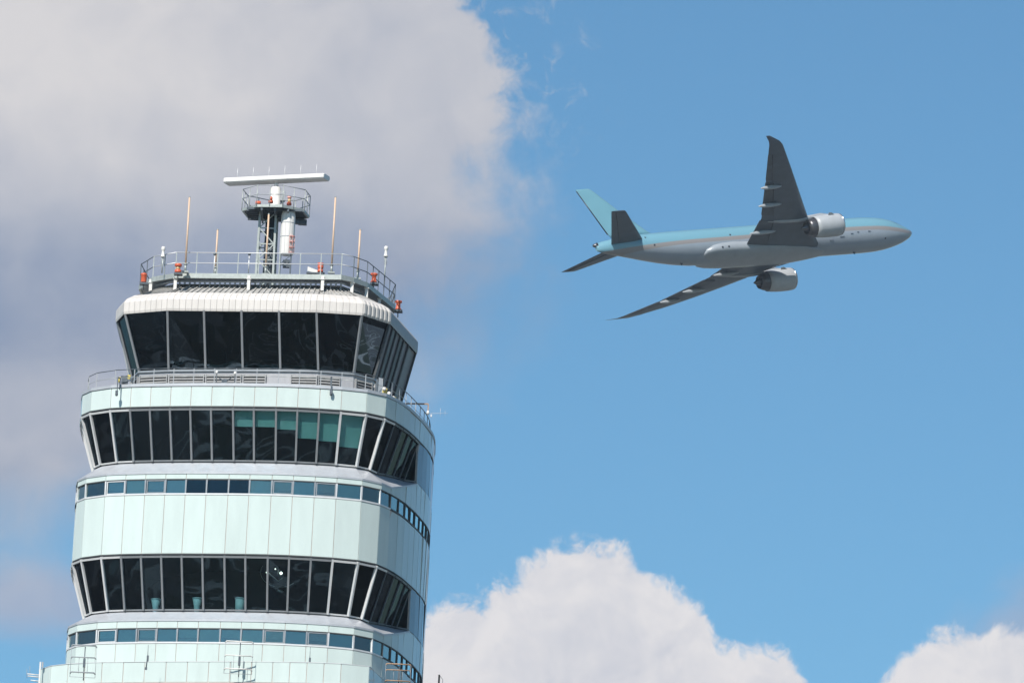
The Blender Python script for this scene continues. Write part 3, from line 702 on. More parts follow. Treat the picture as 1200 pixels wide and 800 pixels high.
# tan antenna poles -------------------------------------------------------------
def pole(xb, yb, yt, Y, label, foot=True):
    p = onY(xb, yb, Y); top = onY(xb + (yb - yt) * .0507 * .45, yt, Y); h = top.z - p.z
    t_ = thing('antenna_pole', p, label, 'antenna', 'tan whip antenna poles on the roof')
    mb = MB(); mb.tube((0, 0, .35), (0, 0, h - .06), .052, .047, n=10); mb.build('pole', 'tan', t_)
    mb = MB(); mb.tube((0, 0, 0), (0, 0, .36), .065, n=10); mb.tube((0, 0, .36), (0, 0, .42), .10, n=10); mb.box((0, 0, -.03), (.35, .3, .08)); mb.build('foot', 'galv', t_)
    mb = MB(); mb.tube((0, 0, h - .06), (0, 0, h), .055, .03, n=10); mb.build('tip', 'galv', t_)
pole(217, 318, 230, 434.3, 'tall tan antenna pole on the left side of the cab roof beside a red lamp')
pole(252, 322, 268, 436.5, 'short tan antenna pole on the left, between the tall left pole and the lattice mast')
pole(388.3, 319, 230, 434.5, 'tall tan antenna pole on the right of the roof, beside a white box')
pole(419, 326, 268, 437.5, 'short tan antenna pole near the right corner of the roof railing')
pole(311, 321, 250, 437.5, 'tan antenna pole standing in front of the lattice radar mast')

def vaisala(x, y, ytop, Y, label):
    p = onY(x, y, Y); h = onY(x, ytop, Y).z - p.z
    t_ = thing('weather_sensor', p, label, 'sensor', 'white bottle-shaped sensors on rods')
    mb = MB(); mb.tube((0, 0, 0), (0, 0, h - .55), .035); mb.tube((.07, 0, h - 1.0), (.07, 0, h - .5), .012); mb.tube((-.07, 0, h - 1.0), (-.07, 0, h - .5), .012); mb.build('rod', 'galv', t_)
    mb = MB(); mb.lathe((0, 0, h - .56), [(.12, 0), (.12, .04), (.085, .08), (.07, .30), (.075, .34), (.11, .38), (.11, .50), (.08, .56)]); mb.build('head', 'white', t_)
vaisala(189.7, 320, 289, 435.0, 'white bottle-shaped sensor on a rod at the left end of the roof railing')
vaisala(450.2, 334, 288.5, 441, 'white bottle-shaped sensor on a rod at the right flank of the roof')

# small camera posts on the front rail
for x in (250.5, 291):
    p = onY(x, 320, 434.4); t_ = thing('camera_post', p, 'thin dark-capped post on the roof railing ' + ('beside the short left tan pole' if x < 260 else 'just left of the lattice mast'), 'camera post', 'dark-capped posts on the roof railing')
    mb = MB(); mb.tube((0, 0, 0), (0, 0, .95), .03); mb.build('post', 'alu_light', t_)
    mb = MB(); mb.lathe((0, 0, .95), [(.05, 0), (.075, .03), (.075, .10), (.03, .14)], 12); mb.build('cap', 'dark_steel', t_)

# ------------------------------------------------------------------ radar mast
YM = 440.5
pc = onY(323, 248.5, YM); zp = pc.z
mast = thing('lattice_mast', (pc.x, YM, ZT + 1.9), 'grey steel lattice mast with an octagonal railed platform on the tower roof', 'mast'); mast['_abs'] = 1
HW = .46
base = Vector((pc.x - .35, YM)); legs = [base + Vector(p) for p in ((-HW, -HW), (HW - .08, -HW), (HW, HW), (-HW, HW))]
for i, l in enumerate(legs):
    mb = MB(); top = Vector((l.x, l.y, zp - .1)); bot = v3(base + (l - base) * 1.12, ZT + 1.9)
    mb.beam(bot, top, .11, .11); mb.build('leg', 'galv', mast)
mb = MB(); H0, H1 = ZT + 1.95, zp - .15; ns = 6
for k in range(ns):
    za, zc = H0 + (H1 - H0) * k / ns, H0 + (H1 - H0) * (k + 1) / ns
    for i in range(4):
        a, c = legs[i], legs[(i + 1) % 4]
        mb.beam(v3(a, za), v3(c, zc), .055, .055) if (k + i) % 2 else mb.beam(v3(c, za), v3(a, zc), .055, .055)
        if i % 2: mb.beam(v3(c, za), v3(a, zc), .04, .04)
        mb.beam(v3(a, za), v3(c, za), .06, .06)
mb.build('bracing', 'galv', mast)
mb = MB()
for dx, dy, r_ in ((.1, .1, .07), (-.1, .2, .06), (.22, -.1, .05), (.3, .25, .09)):
    mb.tube(v3(base + Vector((dx, dy)), H0), v3(base + Vector((dx, dy)), H1), r_)
for k in range(9): mb.box(v3(base + Vector((.1 + .1 * (k % 3), .1)), H0 + .3 + k * .42), (.3, .2, .12))
mb.build('cable_bundle', 'dark_steel', mast)
RAD = 1.83
oc = [Vector((pc.x + RAD * math.cos(R(22.5 + 45 * k - 10)), YM + RAD * math.sin(R(22.5 + 45 * k - 10)))) for k in range(8)]
o2 = [Vector((pc.x, YM)) + (p - Vector((pc.x, YM))) * .93 for p in oc]
mb = MB(); mb.loft([[v3(p, zp - .09) for p in o2], [v3(p, zp - .03) for p in o2]], smooth=False)
for k in range(-3, 4): mb.beam((pc.x - 1.5, YM + k * .42, zp - .15), (pc.x + 1.5, YM + k * .42, zp - .15), .06, .12)
for k in (-1, 0, 1): mb.beam((pc.x + k * .7, YM - 1.55, zp - .20), (pc.x + k * .7, YM + 1.55, zp - .20), .10, .2)
pf = mb.build('platform_floor', 'dark_steel', mast)
mb = MB()
for i in range(8):
    a, c = oc[i], oc[(i + 1) % 8]; b1, b2 = o2[i], o2[(i + 1) % 8]
    mb.box8([v3(a, zp - .14), v3(c, zp - .14), v3(b2, zp - .14), v3(b1, zp - .14), v3(a, zp + .0), v3(c, zp + .0), v3(b2, zp + .0), v3(b1, zp + .0)])
mb.build('toe_board', 'galv', mast)
mb = MB()
for i in range(8):
    a, c = oc[i], oc[(i + 1) % 8]
    for h in (.55, 1.05): mb.tube(v3(a, zp + h), v3(c, zp + h), .024, n=6)
mb.build('guard_rail', 'grey', mast)
for i in range(8):
    for u in (0, .5):
        p = oc[i].lerp(oc[(i + 1) % 8], u); mb = MB(); mb.tube(v3(p, zp - .1), v3(p, zp + 1.05), .024, n=6); mb.build('post', 'galv', mast)
mb = MB(); mb.beam((pc.x + .6, YM - .4, zp - .55), (pc.x + 1.25, YM - .2, zp - .55), .25, .2); mb.box((pc.x + 1.45, YM + .3, zp - .42), (.45, .4, .25)); mb.build('junction_box', 'dark_steel', mast)

# white sheathed cylinder hung under the platform
cyx = onY(335.2, 270, YM - .9); bot_z = onY(334, 299, YM - .9).z
cyl = thing('cable_housing', (onY(335.5, 299, YM - .9).x, YM - .9, bot_z), 'white banded cylindrical housing under the radar platform with a small red cage', 'housing')
hh = zp - .1 - bot_z
mb = MB(); mb.lathe((0, 0, 0), [(.30, 0), (.36, .03), (.37, .08), (.37, hh - .25), (.33, hh)], 20); mb.build('drum', 'white', cyl)
mb = MB()
for z_ in (.95, 1.7): mb.lathe((0, 0, z_), [(.372, 0), (.378, .01), (.378, .04), (.372, .05)], 20)
for k in range(10):
    a = 2 * math.pi * k / 10; mb.beam((.374 * math.cos(a), .374 * math.sin(a), .1), (.374 * math.cos(a), .374 * math.sin(a), hh - .26), .012, .012)
mb.build('seam_band', 'grey', cyl)
mb = MB()
for z_ in (.05, .35, .65, .95): mb.lathe((.26, -.33, z_), [(.14, 0), (.15, .01), (.15, .03), (.14, .04)], 10)
for k in range(5):
    a = 2 * math.pi * k / 5; mb.tube((.26 + .145 * math.cos(a), -.33 + .145 * math.sin(a), .05), (.26 + .145 * math.cos(a), -.33 + .145 * math.sin(a), .99), .012, n=5)
mb.build('ladder_cage', 'bolt_red', cyl)
mb = MB()
for sx_, sy_ in ((-.3, -.25), (.25, -.25), (.25, .25), (-.3, .25)): mb.beam((sx_, sy_, ZT + 1.9 - bot_z), (sx_, sy_, 0), .07, .07)
mb.beam((-.3, -.25, -.6), (.25, -.25, -.6), .05, .05); mb.beam((-.3, -.25, -.55), (.25, -.25, -.05), .04, .04); mb.box((.02, .1, -.45), (.35, .3, .4)); mb.build('stand', 'dark_steel', cyl)

# lamps on the platform
for x, y, Y, lab in ((302.5, 240, YM + .3, 'small red lamp lying low on the left of the radar platform'), (317.3, 238, YM - .9, 'small red lamp on the radar platform against the white pedestal'), (338.7, 240.5, YM - .9, 'red and amber lamp on the radar platform above the white cylinder')):
    t_ = thing('platform_lamp', onY(x, y, Y), lab, 'warning light', 'red lamps on the radar platform')
    if x < 310:
        mb = MB(); mb.lathe((-.14, 0, .1), [(.09, 0), (.11, .04), (.11, .24), (.07, .28)], 12, (1, 0, 0)); mb.build('housing', 'orange', t_)
    else:
        mb = MB(); mb.lathe((0, 0, 0), [(.13, 0), (.13, .12), (.09, .15)], 14); mb.build('housing', 'orange', t_)
        mb = MB(); mb.lathe((0, 0, .15), [(.085, 0), (.085, .16), (.05, .2)], 14); mb.build('lens', 'amber' if x > 330 else 'orange', t_)
        if x > 330:
            mb = MB(); mb.lathe((0, 0, .36), [(.09, 0), (.11, .03), (.11, .12), (.06, .16)], 14); mb.build('cap', 'bolt_red', t_)
# antenna ----------------------------------------------------------------------
radar = thing('surface_radar', onY(322.5, 238, YM), 'rotating surface radar: long white bar antenna on a short white pedestal', 'radar antenna')
pb = radar.location; ztop = onY(323.5, 217, YM).z - pb.z
mb = MB(); mb.lathe((0, 0, -.3), [(.30, 0), (.30, .18), (.27, .2), (.27, ztop + .12), (.22, ztop + .18)], 18); mb.build('pedestal', 'white', radar)
mb = MB(); mb.box((.36, .1, .42), (.28, .4, .55)); mb.tube((.36, .1, .42), (.36, .1, -.3), .08); mb.build('motor_box', 'grey', radar)
mb = MB(); mb.lathe((0, 0, ztop - .13), [(.2, 0), (.12, .05), (.12, .32), (.24, .36)], 14); mb.build('turntable', 'alu_light', radar)
zc = onY(324, 210.5, YM).z - pb.z
ax = Vector((.925, -.38, 0)).normalized(); ay = Vector((.38, .925, 0)); L_ = 5.82
mb = MB(); prof = [(-.44, -.09), (-.38, -.15), (.34, -.15), (.44, -.03), (.44, .05), (.36, .13), (-.38, .13), (-.44, .07)]
mb.loft([[ax * s_ + ay * (u * k) + Vector((0, 0, zc + w * k)) for u, w in prof] for s_, k in ((-L_ / 2, .9), (-L_ / 2 + .05, 1), (L_ / 2 - .05, 1), (L_ / 2, .9))], smooth=False)
bar = mb.build('antenna_bar', 'white', radar)
for k in range(6):
    mb = MB(); p = ax * (-L_ / 2 + .62 + k * .915) + Vector((0, 0, zc + .12)); mb.tube(p, p + Vector((0, 0, .62)), .017, .012, n=6); mb.build('lightning_rod', 'alu_light', radar)

# ------------------------------------------------------------------ fittings on the facade
def arm_lamp(x, y, i, label, flip=1):
    """cctv / lamp on a bracket folded over the parapet"""
    n = PN[i]; p = onY(x, y, P[i].y + .12); t_ = thing('wall_camera', p, label, 'camera', 'cameras on arms over the parapet')
    n3 = v3(n, 0); mb = MB(); mb.beam((0, 0, -.1), (0, 0, .55), .05, .05); mb.beam((0, 0, .5), n3 * .28 + Vector((0, 0, .5)), .05, .05); mb.beam(n3 * .28 + Vector((0, 0, .52)), n3 * .28 + Vector((0, 0, -.25)), .05, .05); mb.build('arm', 'dark_steel', t_)
    mb = MB(); mb.box(n3 * .33 + Vector((0, 0, -.3)), (.14, .14, .18)); mb.lathe(n3 * .33 + Vector((0, 0, -.50)), [(.03, 0), (.07, .03), (.07, .11)], 12); mb.build('camera_head', 'dark_steel', t_)
    return t_
arm_lamp(140.3, 454.5, 3, 'camera on a folded arm hanging over the left of the upper white band')
arm_lamp(387.3, 453.8, 13, 'camera on a folded arm hanging over the right of the upper white band')
t_ = thing('junction_unit', onY(146, 448, 432.9), 'yellow and black electrical unit on the left of the terrace railing', 'electrical unit')
mb = MB(); mb.box((0, 0, .1), (.34, .3, .34)); mb.tube((-.2, 0, .3), (.25, 0, .35), .04); mb.tube((-.1, -.16, -.05), (.3, -.16, .1), .03); mb.build('casing', 'dark_steel', t_)
ym = mat('yellow_paint', (.62, .50, .12), .5, vary=.2, scale=6); M['yellow'] = ym
mb = MB(); mb.box((-.28, -.05, .12), (.14, .16, .26)); mb.build('cover', 'yellow', t_); mb = MB(); mb.box((.22, -.1, .28), (.14, .12, .22)); mb.build('cover', 'yellow', t_)
# twin floodlights on stalks, centre
t_ = thing('twin_floodlight', onY(263.5, 449, 430.9), 'pair of small white lamps on thin arms at the middle of the terrace railing', 'floodlight')
mb = MB(); mb.tube((-.45, 0, -.2), (-.45, 0, .5), .025); mb.tube((.5, 0, -.2), (.5, 0, .5), .025); mb.tube((-.3, 0, .25), (0, -.05, .1), .03); mb.tube((.35, 0, .35), (.1, -.05, .12), .03); mb.box((.02, -.06, .06), (.18, .15, .3)); mb.box((.85, 0, .32), (.08, .08, .12)); mb.box((-.14, -.03, .05), (.08, .1, .22), m=Matrix.Rotation(.5, 3, 'Y')); mb.build('stalk', 'dark_steel', t_)
for sx_ in (-.45, .5):
    mb = MB(); mb.lathe((sx_, 0, .48), [(.04, 0), (.07, .04), (.075, .12), (.03, .18)], 12); mb.build('lamp_head', 'white', t_)
# row of lamps at the right of the terrace
rowm = [(450.3, 455.8), (455.7, 461.3), (460.6, 466.6)]
for k, (x, y) in enumerate(rowm):
    t_ = thing('terrace_spotlight', onY(x, y, 432.6 + 1.2 * k), ['first of the three small spotlights behind the right-hand parapet, nearest the front', 'middle one of the three small spotlights behind the right-hand parapet', 'last of the three small spotlights behind the right-hand parapet, nearest the sky'][k], 'spotlight', 'spotlights behind the right-hand parapet')
    mb = MB(); mb.lathe((0, 0, 0), [(.05, 0), (.10, .03), (.10, .14), (.05, .18)], 12, (0.1, -1, 0)); mb.build('lamp_head', 'white', t_)
    mb = MB(); mb.box((.02, .12, -.06), (.26, .22, .26)); mb.tube((0, .1, -.1), (0, .1, -.45), .04); mb.build('housing', 'yellow' if k != 1 else 'dark_steel', t_)
t_ = thing('sensor_post', onY(467.5, 468.5, 436.2), 'short grey post standing on the right-hand terrace edge at the foot of the cab', 'post')
mb = MB(); mb.lathe((0, 0, -.2), [(.09, 0), (.09, .35), (.05, .40), (.05, .62)], 10); mb.build('post', 'galv', t_)
t_ = thing('equipment_cabinet', onY(442.3, 460, 431.7), 'narrow grey cabinet pair behind the parapet where the terrace turns the corner', 'cabinet')
mb = MB(); mb.box((-.05, 0.05, .35), (.10, .25, .72)); mb.build('door', 'dark_steel', t_); mb = MB(); mb.box((.13, 0.05, .40), (.2, .25, .8)); mb.build('casing', 'alu', t_)
# horizontal arm with hanging camera at the far right
t_ = thing('overhead_camera', onY(480.5, 473, 438.6), 'rusty horizontal arm with a hanging camera reaching out on the right of the tower', 'camera arm')
A0 = Vector((0, 0, 0)); A1 = onY(502, 473.2, t_.location.y) - t_.location
mb = MB(); mb.beam(A0 - Vector((.3, 0, 0)), A1, .07, .07); mb.beam(A1, A1 - Vector((0, 0, .36)), .06, .06); mb.beam(A0 - Vector((.3, 0, 0)), A0 - Vector((.3, 0, .6)), .06, .06)
M['rust'] = mat('rusty_steel', (.40, .26, .17), .7, vary=.3, scale=9); mb.build('arm', 'rust', t_)
mb = MB(); q = A1 - Vector((0, 0, .36)); mb.lathe(q - Vector((0, 0, .22)), [(.03, 0), (.08, .05), (.08, .14), (.03, .24)], 12); mb.build('camera_head', 'white', t_)
mb = MB(); mb.box(q + Vector((.18, 0, -.26)), (.07, .1, .14)); q2 = q + Vector((.1, 0, -.14)); mb.tube(q2, q2 + Vector((.95, 0, .05)), .008, n=5); mb.tube(q2 + Vector((.55, 0, -.15)), q2 + Vector((.55, 0, .3)), .007, n=5); mb.tube(q2 + Vector((.8, 0, -.1)), q2 + Vector((.8, 0, .2)), .006, n=5); mb.build('aerial', 'alu_light', t_)
# aerial mounts on the lower balcony
def frame_aerial(x0, x1, y0, y1, ymid, Y, label, m='alu_light', curved=True):
    cx = (x0 + x1) / 2; p = onY(cx, y1, Y); t_ = thing('frame_aerial', p, label, 'antenna', 'loop frame aerials on the lower balcony')
    w = (x1 - x0) / 22.2 / 2; H_ = onY(cx, y0, Y).z - p.z; hm = onY(cx, ymid, Y).z - p.z
    mb = MB()
    for h, r_ in ((H_, .035), (hm, .03), (.15, .035)):
        mb.tube((-w + .06, -.1, h), (w - .06, -.1, h), r_, n=6)
        for s_ in (-1, 1): mb.tube((s_ * (w - .06), -.1, h), (s_ * w, 0, h - .06), r_, n=6)
    mb.build('crossbar', m, t_)
    mb = MB()
    for s_ in (-1, -.35, .35, 1): mb.tube((s_ * w, -.05, -.1 if abs(s_) == 1 else .1), (s_ * w, -.05, H_ if abs(s_) == 1 else hm), .012, n=5)
    mb.tube((-w, -.05, -.1), (w, -.05, -.1), .012, n=5); mb.build('loop_wire', 'grey', t_)
    mb = MB(); mb.tube((.05, 0, -.25), (.05, 0, H_ - .05), .028, n=6); mb.box((.05, -.06, hm - .28), (.12, .12, .45)); mb.build('mast', 'dark_steel', t_)
frame_aerial(82.5, 111, 756, 791, 770, 429.6, 'grey loop-frame aerial in front of the left end of the lower strip windows', 'grey')
frame_aerial(263, 294.5, 751.5, 787, 768, 428.9, 'white loop-frame aerial at the middle of the lower balcony', 'white')
frame_aerial(451.5, 480, 778, 801, 785, 431.6, 'rust-stained loop-frame aerial on the right of the lower balcony', 'rust')
for x, y0, y1, lab in ((171, 755, 784, 'thin dark stick aerial on the left half of the lower balcony'), (361, 757, 787, 'thin dark stick aerial on the right half of the lower balcony')):
    p = onY(x, y1, 429.2); h = onY(x, y0, 429.2).z - p.z; t_ = thing('stick_aerial', p, lab, 'antenna', 'stick aerials on the lower balcony')
    mb = MB(); mb.tube((0, 0, 0), (.05, 0, h * .55), .035, .03, n=6); mb.tube((.05, 0, h * .55), (.05, 0, h), .018, .010, n=6); mb.build('rod', 'dark_steel', t_)
    mb = MB(); mb.box((.06, -.03, h * .45), (.1, .1, .3)); mb.box((0, 0, .05), (.12, .1, .12)); mb.build('clamp', 'dark_steel', t_)
# comb aerial at the far lower left
Yc = 433.9; p = onY(45.8, 800, Yc); t_ = thing('comb_aerial', p, 'white post with horizontal comb arms sticking out at the left end of the lower balcony', 'antenna')
H_ = onY(45.8, 775, Yc).z - p.z
mb = MB(); mb.beam((0, 0, -.4), (0, 0, H_), .07, .07); mb.build('post', 'white', t_)
mb = MB()
for y, x0 in ((789, 32), (791.5, 32.5), (796.5, 36)):
    q = onY(x0, y, Yc) - p; mb.tube((0, 0, q.z - .03), (q.x, 0, q.z), .03, n=6)
mb.build('comb_arm', 'white', t_)
mb = MB()
for x, y0, y1 in ((31.5, 783, 794), (35, 780, 789)):
    a, c = onY(x, y0, Yc) - p, onY(x, y1, Yc) - p; mb.tube(a, c, .01, n=5)
mb.box(onY(49.8, 778.5, Yc) - p, (.09, .1, .3)); mb.build('whip', 'grey', t_)
# loose little mast at the bottom right corner beyond the tower
p = onY(513.5, 815, 452); t_ = thing('pipe_stub', p, 'rusty pipe end with a wire loop showing just right of the tower at the bottom', 'pipe')
mb = MB(); mb.tube((0, 0, -3), (0, 0, onY(513.5, 790, 452).z - p.z), .05, n=8); mb.beam((0, 0, -3), (-2.4, -2, -3.4), .08, .08); mb.build('pipe', 'rust', t_)
mb = MB(); h = onY(513.5, 790, 452).z - p.z; mb.tube((0, 0, h - .02), (.2, 0, h - .25), .012, n=5); mb.tube((.2, 0, h - .25), (.22, 0, -.3), .012, n=5); mb.build('wire_loop', 'grey', t_)

# things inside the lower band --------------------------------------------------
zi = Z['in2'] - .02
for x, y, Y, kind, lab in ((182, 717, 432.4, 'flare', 'pale blue flared waste bin inside the lower window band, leftmost of the three bins'), (230.5, 716, 431.9, 'flare', 'pale blue flared waste bin inside the lower window band, middle of the three'), (280.5, 716, 431.6, 'straight', 'pale blue straight-sided bin with a rim inside the lower window band')):
    p = onY(x, y, Y); t_ = tag(MB().build('waste_bin', 'bin') if False else bpy.data.objects.new('waste_bin', None), lab, 'bin', 'bins inside the lower window band'); t_.location = p; COL.objects.link(t_)
    mb = MB()
    if kind == 'flare': mb.lathe((0, 0, -.2), [(.20, 0), (.14, .25), (.16, .45), (.25, .85)], 20)
    else: mb.lathe((0, 0, -.2), [(.22, 0), (.24, .85)], 20)
    mb.build('body', 'bin', t_)
    mb = MB(); r_ = .27; mb.lathe((0, 0, .64), [(r_ - .03, 0), (r_, .01), (r_, .05), (r_ - .03, .06)], 20); mb.build('rim', 'bin', t_)
p = onY(325.5, 672, 433.2); t_ = thing('pendant_lamp_cluster', p, 'cluster of small lit lamps and thin curved arms behind the lower windows', 'lamp')
mb = MB(); mb.tube((0, 0, 0), (0, 0, Z['b2'] - p.z), .02); mb.tube((-.5, 0, .05), (.05, 0, -.38), .022); mb.tube((.05, 0, -.38), (.25, 0, -.2), .02); mb.tube((-.1, .1, .5), (.15, .05, -.1), .015)
for k in range(14):
    a0, a1 = R(150 + 12 * k), R(150 + 12 * (k + 1)); mb.tube((.1 + 1.0 * math.cos(a0), .2, .1 + .75 * math.sin(a0)), (.1 + 1.0 * math.cos(a1), .2, .1 + .75 * math.sin(a1)), .014, n=5)
mb.build('arm', 'alu_light', t_)
for dx, dz, r_ in ((-.55, .05, .07), (.17, .05, .085), (.14, .55, .05), (-.17, .85, .05), (-.17, .72, .045), (-.2, 1.1, .05), (.3, 1.07, .045), (-.14, .25, .04)):
    r_ *= .9; mb = MB(); mb.lathe((dx, 0, dz - r_), [(r_ * .3, 0), (r_, r_ * .6), (r_, r_ * 1.4), (r_ * .3, r_ * 2)], 12); mb.build('bulb', 'lamp_glow', t_)
mb = MB(); mb.lathe((.17, 0, -.98), [(.02, 0), (.19, .06), (.16, .1), (.03, .11)], 16); mb.build('shade', 'alu_light', t_)

# ------------------------------------------------------------------ airliner (local x forward from the nose, y to port, z up)
AR = Matrix(((.87258, -.36648, -.32295), (.4381, .87956, .1856), (.21603, -.30343, .92804)))
jet = thing('airliner', (67.67, 1431.03, 347.49), 'large twin-engine airliner with turquoise upper body and tail, climbing to the right and banking', 'airplane')
jet.rotation_mode = 'QUATERNION'; jet.rotation_quaternion = AR.to_quaternion()

def paint():
    m = mat('airliner_paint', (.5, .5, .5), .28, spec=.5, coat=.35); t = m.node_tree; b = t.nodes['Principled BSDF']
    def n(k, **a):
        x = t.nodes.new(k)
        for p, v in a.items(): setattr(x, p, v)
        return x
    def mm(op, a, c):
        x = n('ShaderNodeMath', operation=op)
        for i, v in enumerate((a, c)):
            if isinstance(v, (int, float)): x.inputs[i].default_value = v
            else: t.links.new(v, x.inputs[i])
        return x.outputs[0]
    tcn = n('ShaderNodeTexCoord'); sp_ = n('ShaderNodeSeparateXYZ'); t.links.new(tcn.outputs['Object'], sp_.inputs[0])
    # the stripe drops towards the nose and runs level to the tail
    fc = n('ShaderNodeFloatCurve'); c = fc.mapping.curves[0]
    c.points[0].location = (0, .40); c.points[1].location = (1, .62)
    c.points.new(.06, .44); c.points.new(.15, .52); c.points.new(.72, .52); c.points.new(.88, .54); fc.mapping.update()
    mr = n('ShaderNodeMapRange'); t.links.new(sp_.outputs[0], mr.inputs[0]); mr.inputs[1].default_value = 0; mr.inputs[2].default_value = -63
    t.links.new(mr.outputs[0], fc.inputs[1])
    line = mm('MULTIPLY', mm('SUBTRACT', fc.outputs[0], .5), 4.0)
    dz = mm('ADD', mm('SUBTRACT', sp_.outputs[2], line), .5)
    up = n('ShaderNodeMapRange'); t.links.new(dz, up.inputs[0]); up.inputs[1].default_value = .14; up.inputs[2].default_value = .20
    st = n('ShaderNodeMapRange'); t.links.new(dz, st.inputs[0]); st.inputs[1].default_value = -.58; st.inputs[2].default_value = -.52
    nz_ = n('ShaderNodeTexNoise'); nz_.inputs['Scale'].default_value = .5; nz_.inputs['Detail'].default_value = 8; t.links.new(tcn.outputs['Object'], nz_.inputs['Vector'])
    lo = n('ShaderNodeMix', data_type='RGBA'); lo.inputs[6].default_value = (.225, .262, .305, 1); lo.inputs[7].default_value = (.285, .325, .375, 1); t.links.new(nz_.outputs[0], lo.inputs[0])
    m1_ = n('ShaderNodeMix', data_type='RGBA'); t.links.new(st.outputs[0], m1_.inputs[0]); t.links.new(lo.outputs[2], m1_.inputs[6]); m1_.inputs[7].default_value = (.24, .225, .22, 1)
    m2_ = n('ShaderNodeMix', data_type='RGBA'); t.links.new(up.outputs[0], m2_.inputs[0]); t.links.new(m1_.outputs[2], m2_.inputs[6]); m2_.inputs[7].default_value = (.145, .31, .39, 1)
    # dark radome lip at the very nose
    ns = n('ShaderNodeMapRange'); t.links.new(sp_.outputs[0], ns.inputs[0]); ns.inputs[1].default_value = -1.0; ns.inputs[2].default_value = -.9
    m3_ = n('ShaderNodeMix', data_type='RGBA'); t.links.new(ns.outputs[0], m3_.inputs[0]); t.links.new(m2_.outputs[2], m3_.inputs[6]); m3_.inputs[7].default_value = (.20, .21, .22, 1)
    t.links.new(m3_.outputs[2], b.inputs['Base Color'])
    return m
M['paint'] = paint()
M['belly'] = mat('belly_fairing_grey', (.29, .32, .35), .3, vary=.12, scale=.5, coat=.2)
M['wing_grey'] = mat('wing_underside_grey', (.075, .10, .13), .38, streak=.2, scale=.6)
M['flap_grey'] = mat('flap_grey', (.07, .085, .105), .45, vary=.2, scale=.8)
M['turq'] = mat('turquoise_paint', (.135, .30, .37), .3, vary=.06, scale=.4, coat=.3)
M['nacelle'] = mat('nacelle_paint', (.38, .40, .42), .42, vary=.12, scale=.7)
M['hot'] = mat('exhaust_metal', (.11, .11, .12), .35, metal=.7, vary=.3, scale=1.5)
M['lip'] = mat('inlet_lip_metal', (.45, .46, .48), .22, metal=.8, vary=.1, scale=2)
M['fairing'] = mat('fairing_paint', (.32, .34, .36), .3, vary=.1, scale=1)
M['black'] = mat('dark_port', (.02, .02, .025), .3, vary=.2, scale=2)

DROP = .38
ST = [(0, -.58, -.80, .10), (.25, -.28, -1.12, .45), (.7, .02, -1.48, .83), (1.4, .42, -1.82, 1.25), (2.3, .92, -2.15, 1.68), (3.3, 1.50, -2.42, 2.07), (4.4, 2.05, -2.64, 2.40), (6, 2.60, -2.87, 2.74),
      (8, 2.93, -3.02, 2.97), (10.5, 3.08, -3.1, 3.08), (14, 3.1, -3.1, 3.1), (20, 3.1, -3.1, 3.1), (28, 3.1, -3.1, 3.1), (36, 3.1, -3.1, 3.1), (41, 3.1, -3.1, 3.1), (44.5, 3.1, -2.98, 3.05), (47.5, 3.1, -2.62, 2.92), (50.5, 3.08, -2.05, 2.66),
      (53.5, 3.02, -1.35, 2.27), (56.5, 2.88, -.62, 1.75), (58.8, 2.66, -.1, 1.22), (60.6, 2.42, .28, .72), (61.4, 2.2, .55, .42), (61.8, 2.0, .75, .30)]
ST = [(x, a - DROP * min(1, x / 7), b_ - DROP * min(1, x / 7), w) for x, a, b_, w in ST]
def st_at(x):
    for a, c in zip(ST, ST[1:]):
        if a[0] <= x <= c[0]:
            u = (x - a[0]) / (c[0] - a[0]); return [a[k] + (c[k] - a[k]) * u for k in range(4)]
    return ST[-1]
mb = MB(); NS = 48; rings = []
xs = sorted(set([s_[0] for s_ in ST] + [.1, .45, 1.0, 1.8, 2.8, 3.8, 5.2, 7, 9, 12, 17, 24, 32, 39, 43, 46, 49, 52, 55, 57.8, 59.8, 61.1]))
for x in xs:
    _, zt_, zb_, w_ = st_at(x); zc_ = (zt_ + zb_) / 2; hh_ = (zt_ - zb_) / 2
    rings.append([(-x, w_ * math.cos(2 * math.pi * k / NS), zc_ + hh_ * math.sin(2 * math.pi * k / NS)) for k in range(NS)])
mb.loft(rings); body = mb.build('fuselage', 'paint', jet)
def skin(x, ang, out=.012):
    _, zt_, zb_, w_ = st_at(x); return Vector((-x, -(w_ + out) * math.cos(ang), (zt_ + zb_) / 2 + ((zt_ - zb_) / 2 + out) * math.sin(ang)))
for s_ in (1, -1):        # cockpit panes
    for x0, x1, a0, a1 in ((2.15, 2.95, 62, 80), (2.45, 3.3, 42, 60), (3.2, 3.95, 38, 55)):
        mb = MB(); q = [skin(x0, R(a0)), skin(x1, R(a0 - 3)), skin(x1 + .1, R(a1 - 5)), skin(x0 + .2, R(a1))]
        mb.face([(p.x, p.y * s_, p.z) for p in q]); mb.build('cockpit_pane', 'black', body)
for x, a in ((6.9, -42), (52.0, -18), (53.2, 20), (37.4, 8)):       # dark vents and sensors on the skin
    mb = MB(); p = skin(x, R(a), .0); n_ = Vector((0, p.y, p.z)).normalized(); mb.lathe(p - n_ * .05, [(.16, 0), (.16, .07), (.1, .09)], 12, n_); mb.build('port', 'black', body)
for x, a, l in ((15.2, -25, .9), (13.4, -18, .5), (12.2, -14, .4), (17.4, -34, .8), (9.9, -14, .5)):
    mb = MB(); p, q = skin(x, R(a), .015), skin(x + l, R(a), .015); d = Vector((0, .02, .12)); mb.face([p - d, q - d, q + d, p + d]); mb.build('door_seam', 'flap_grey', body)
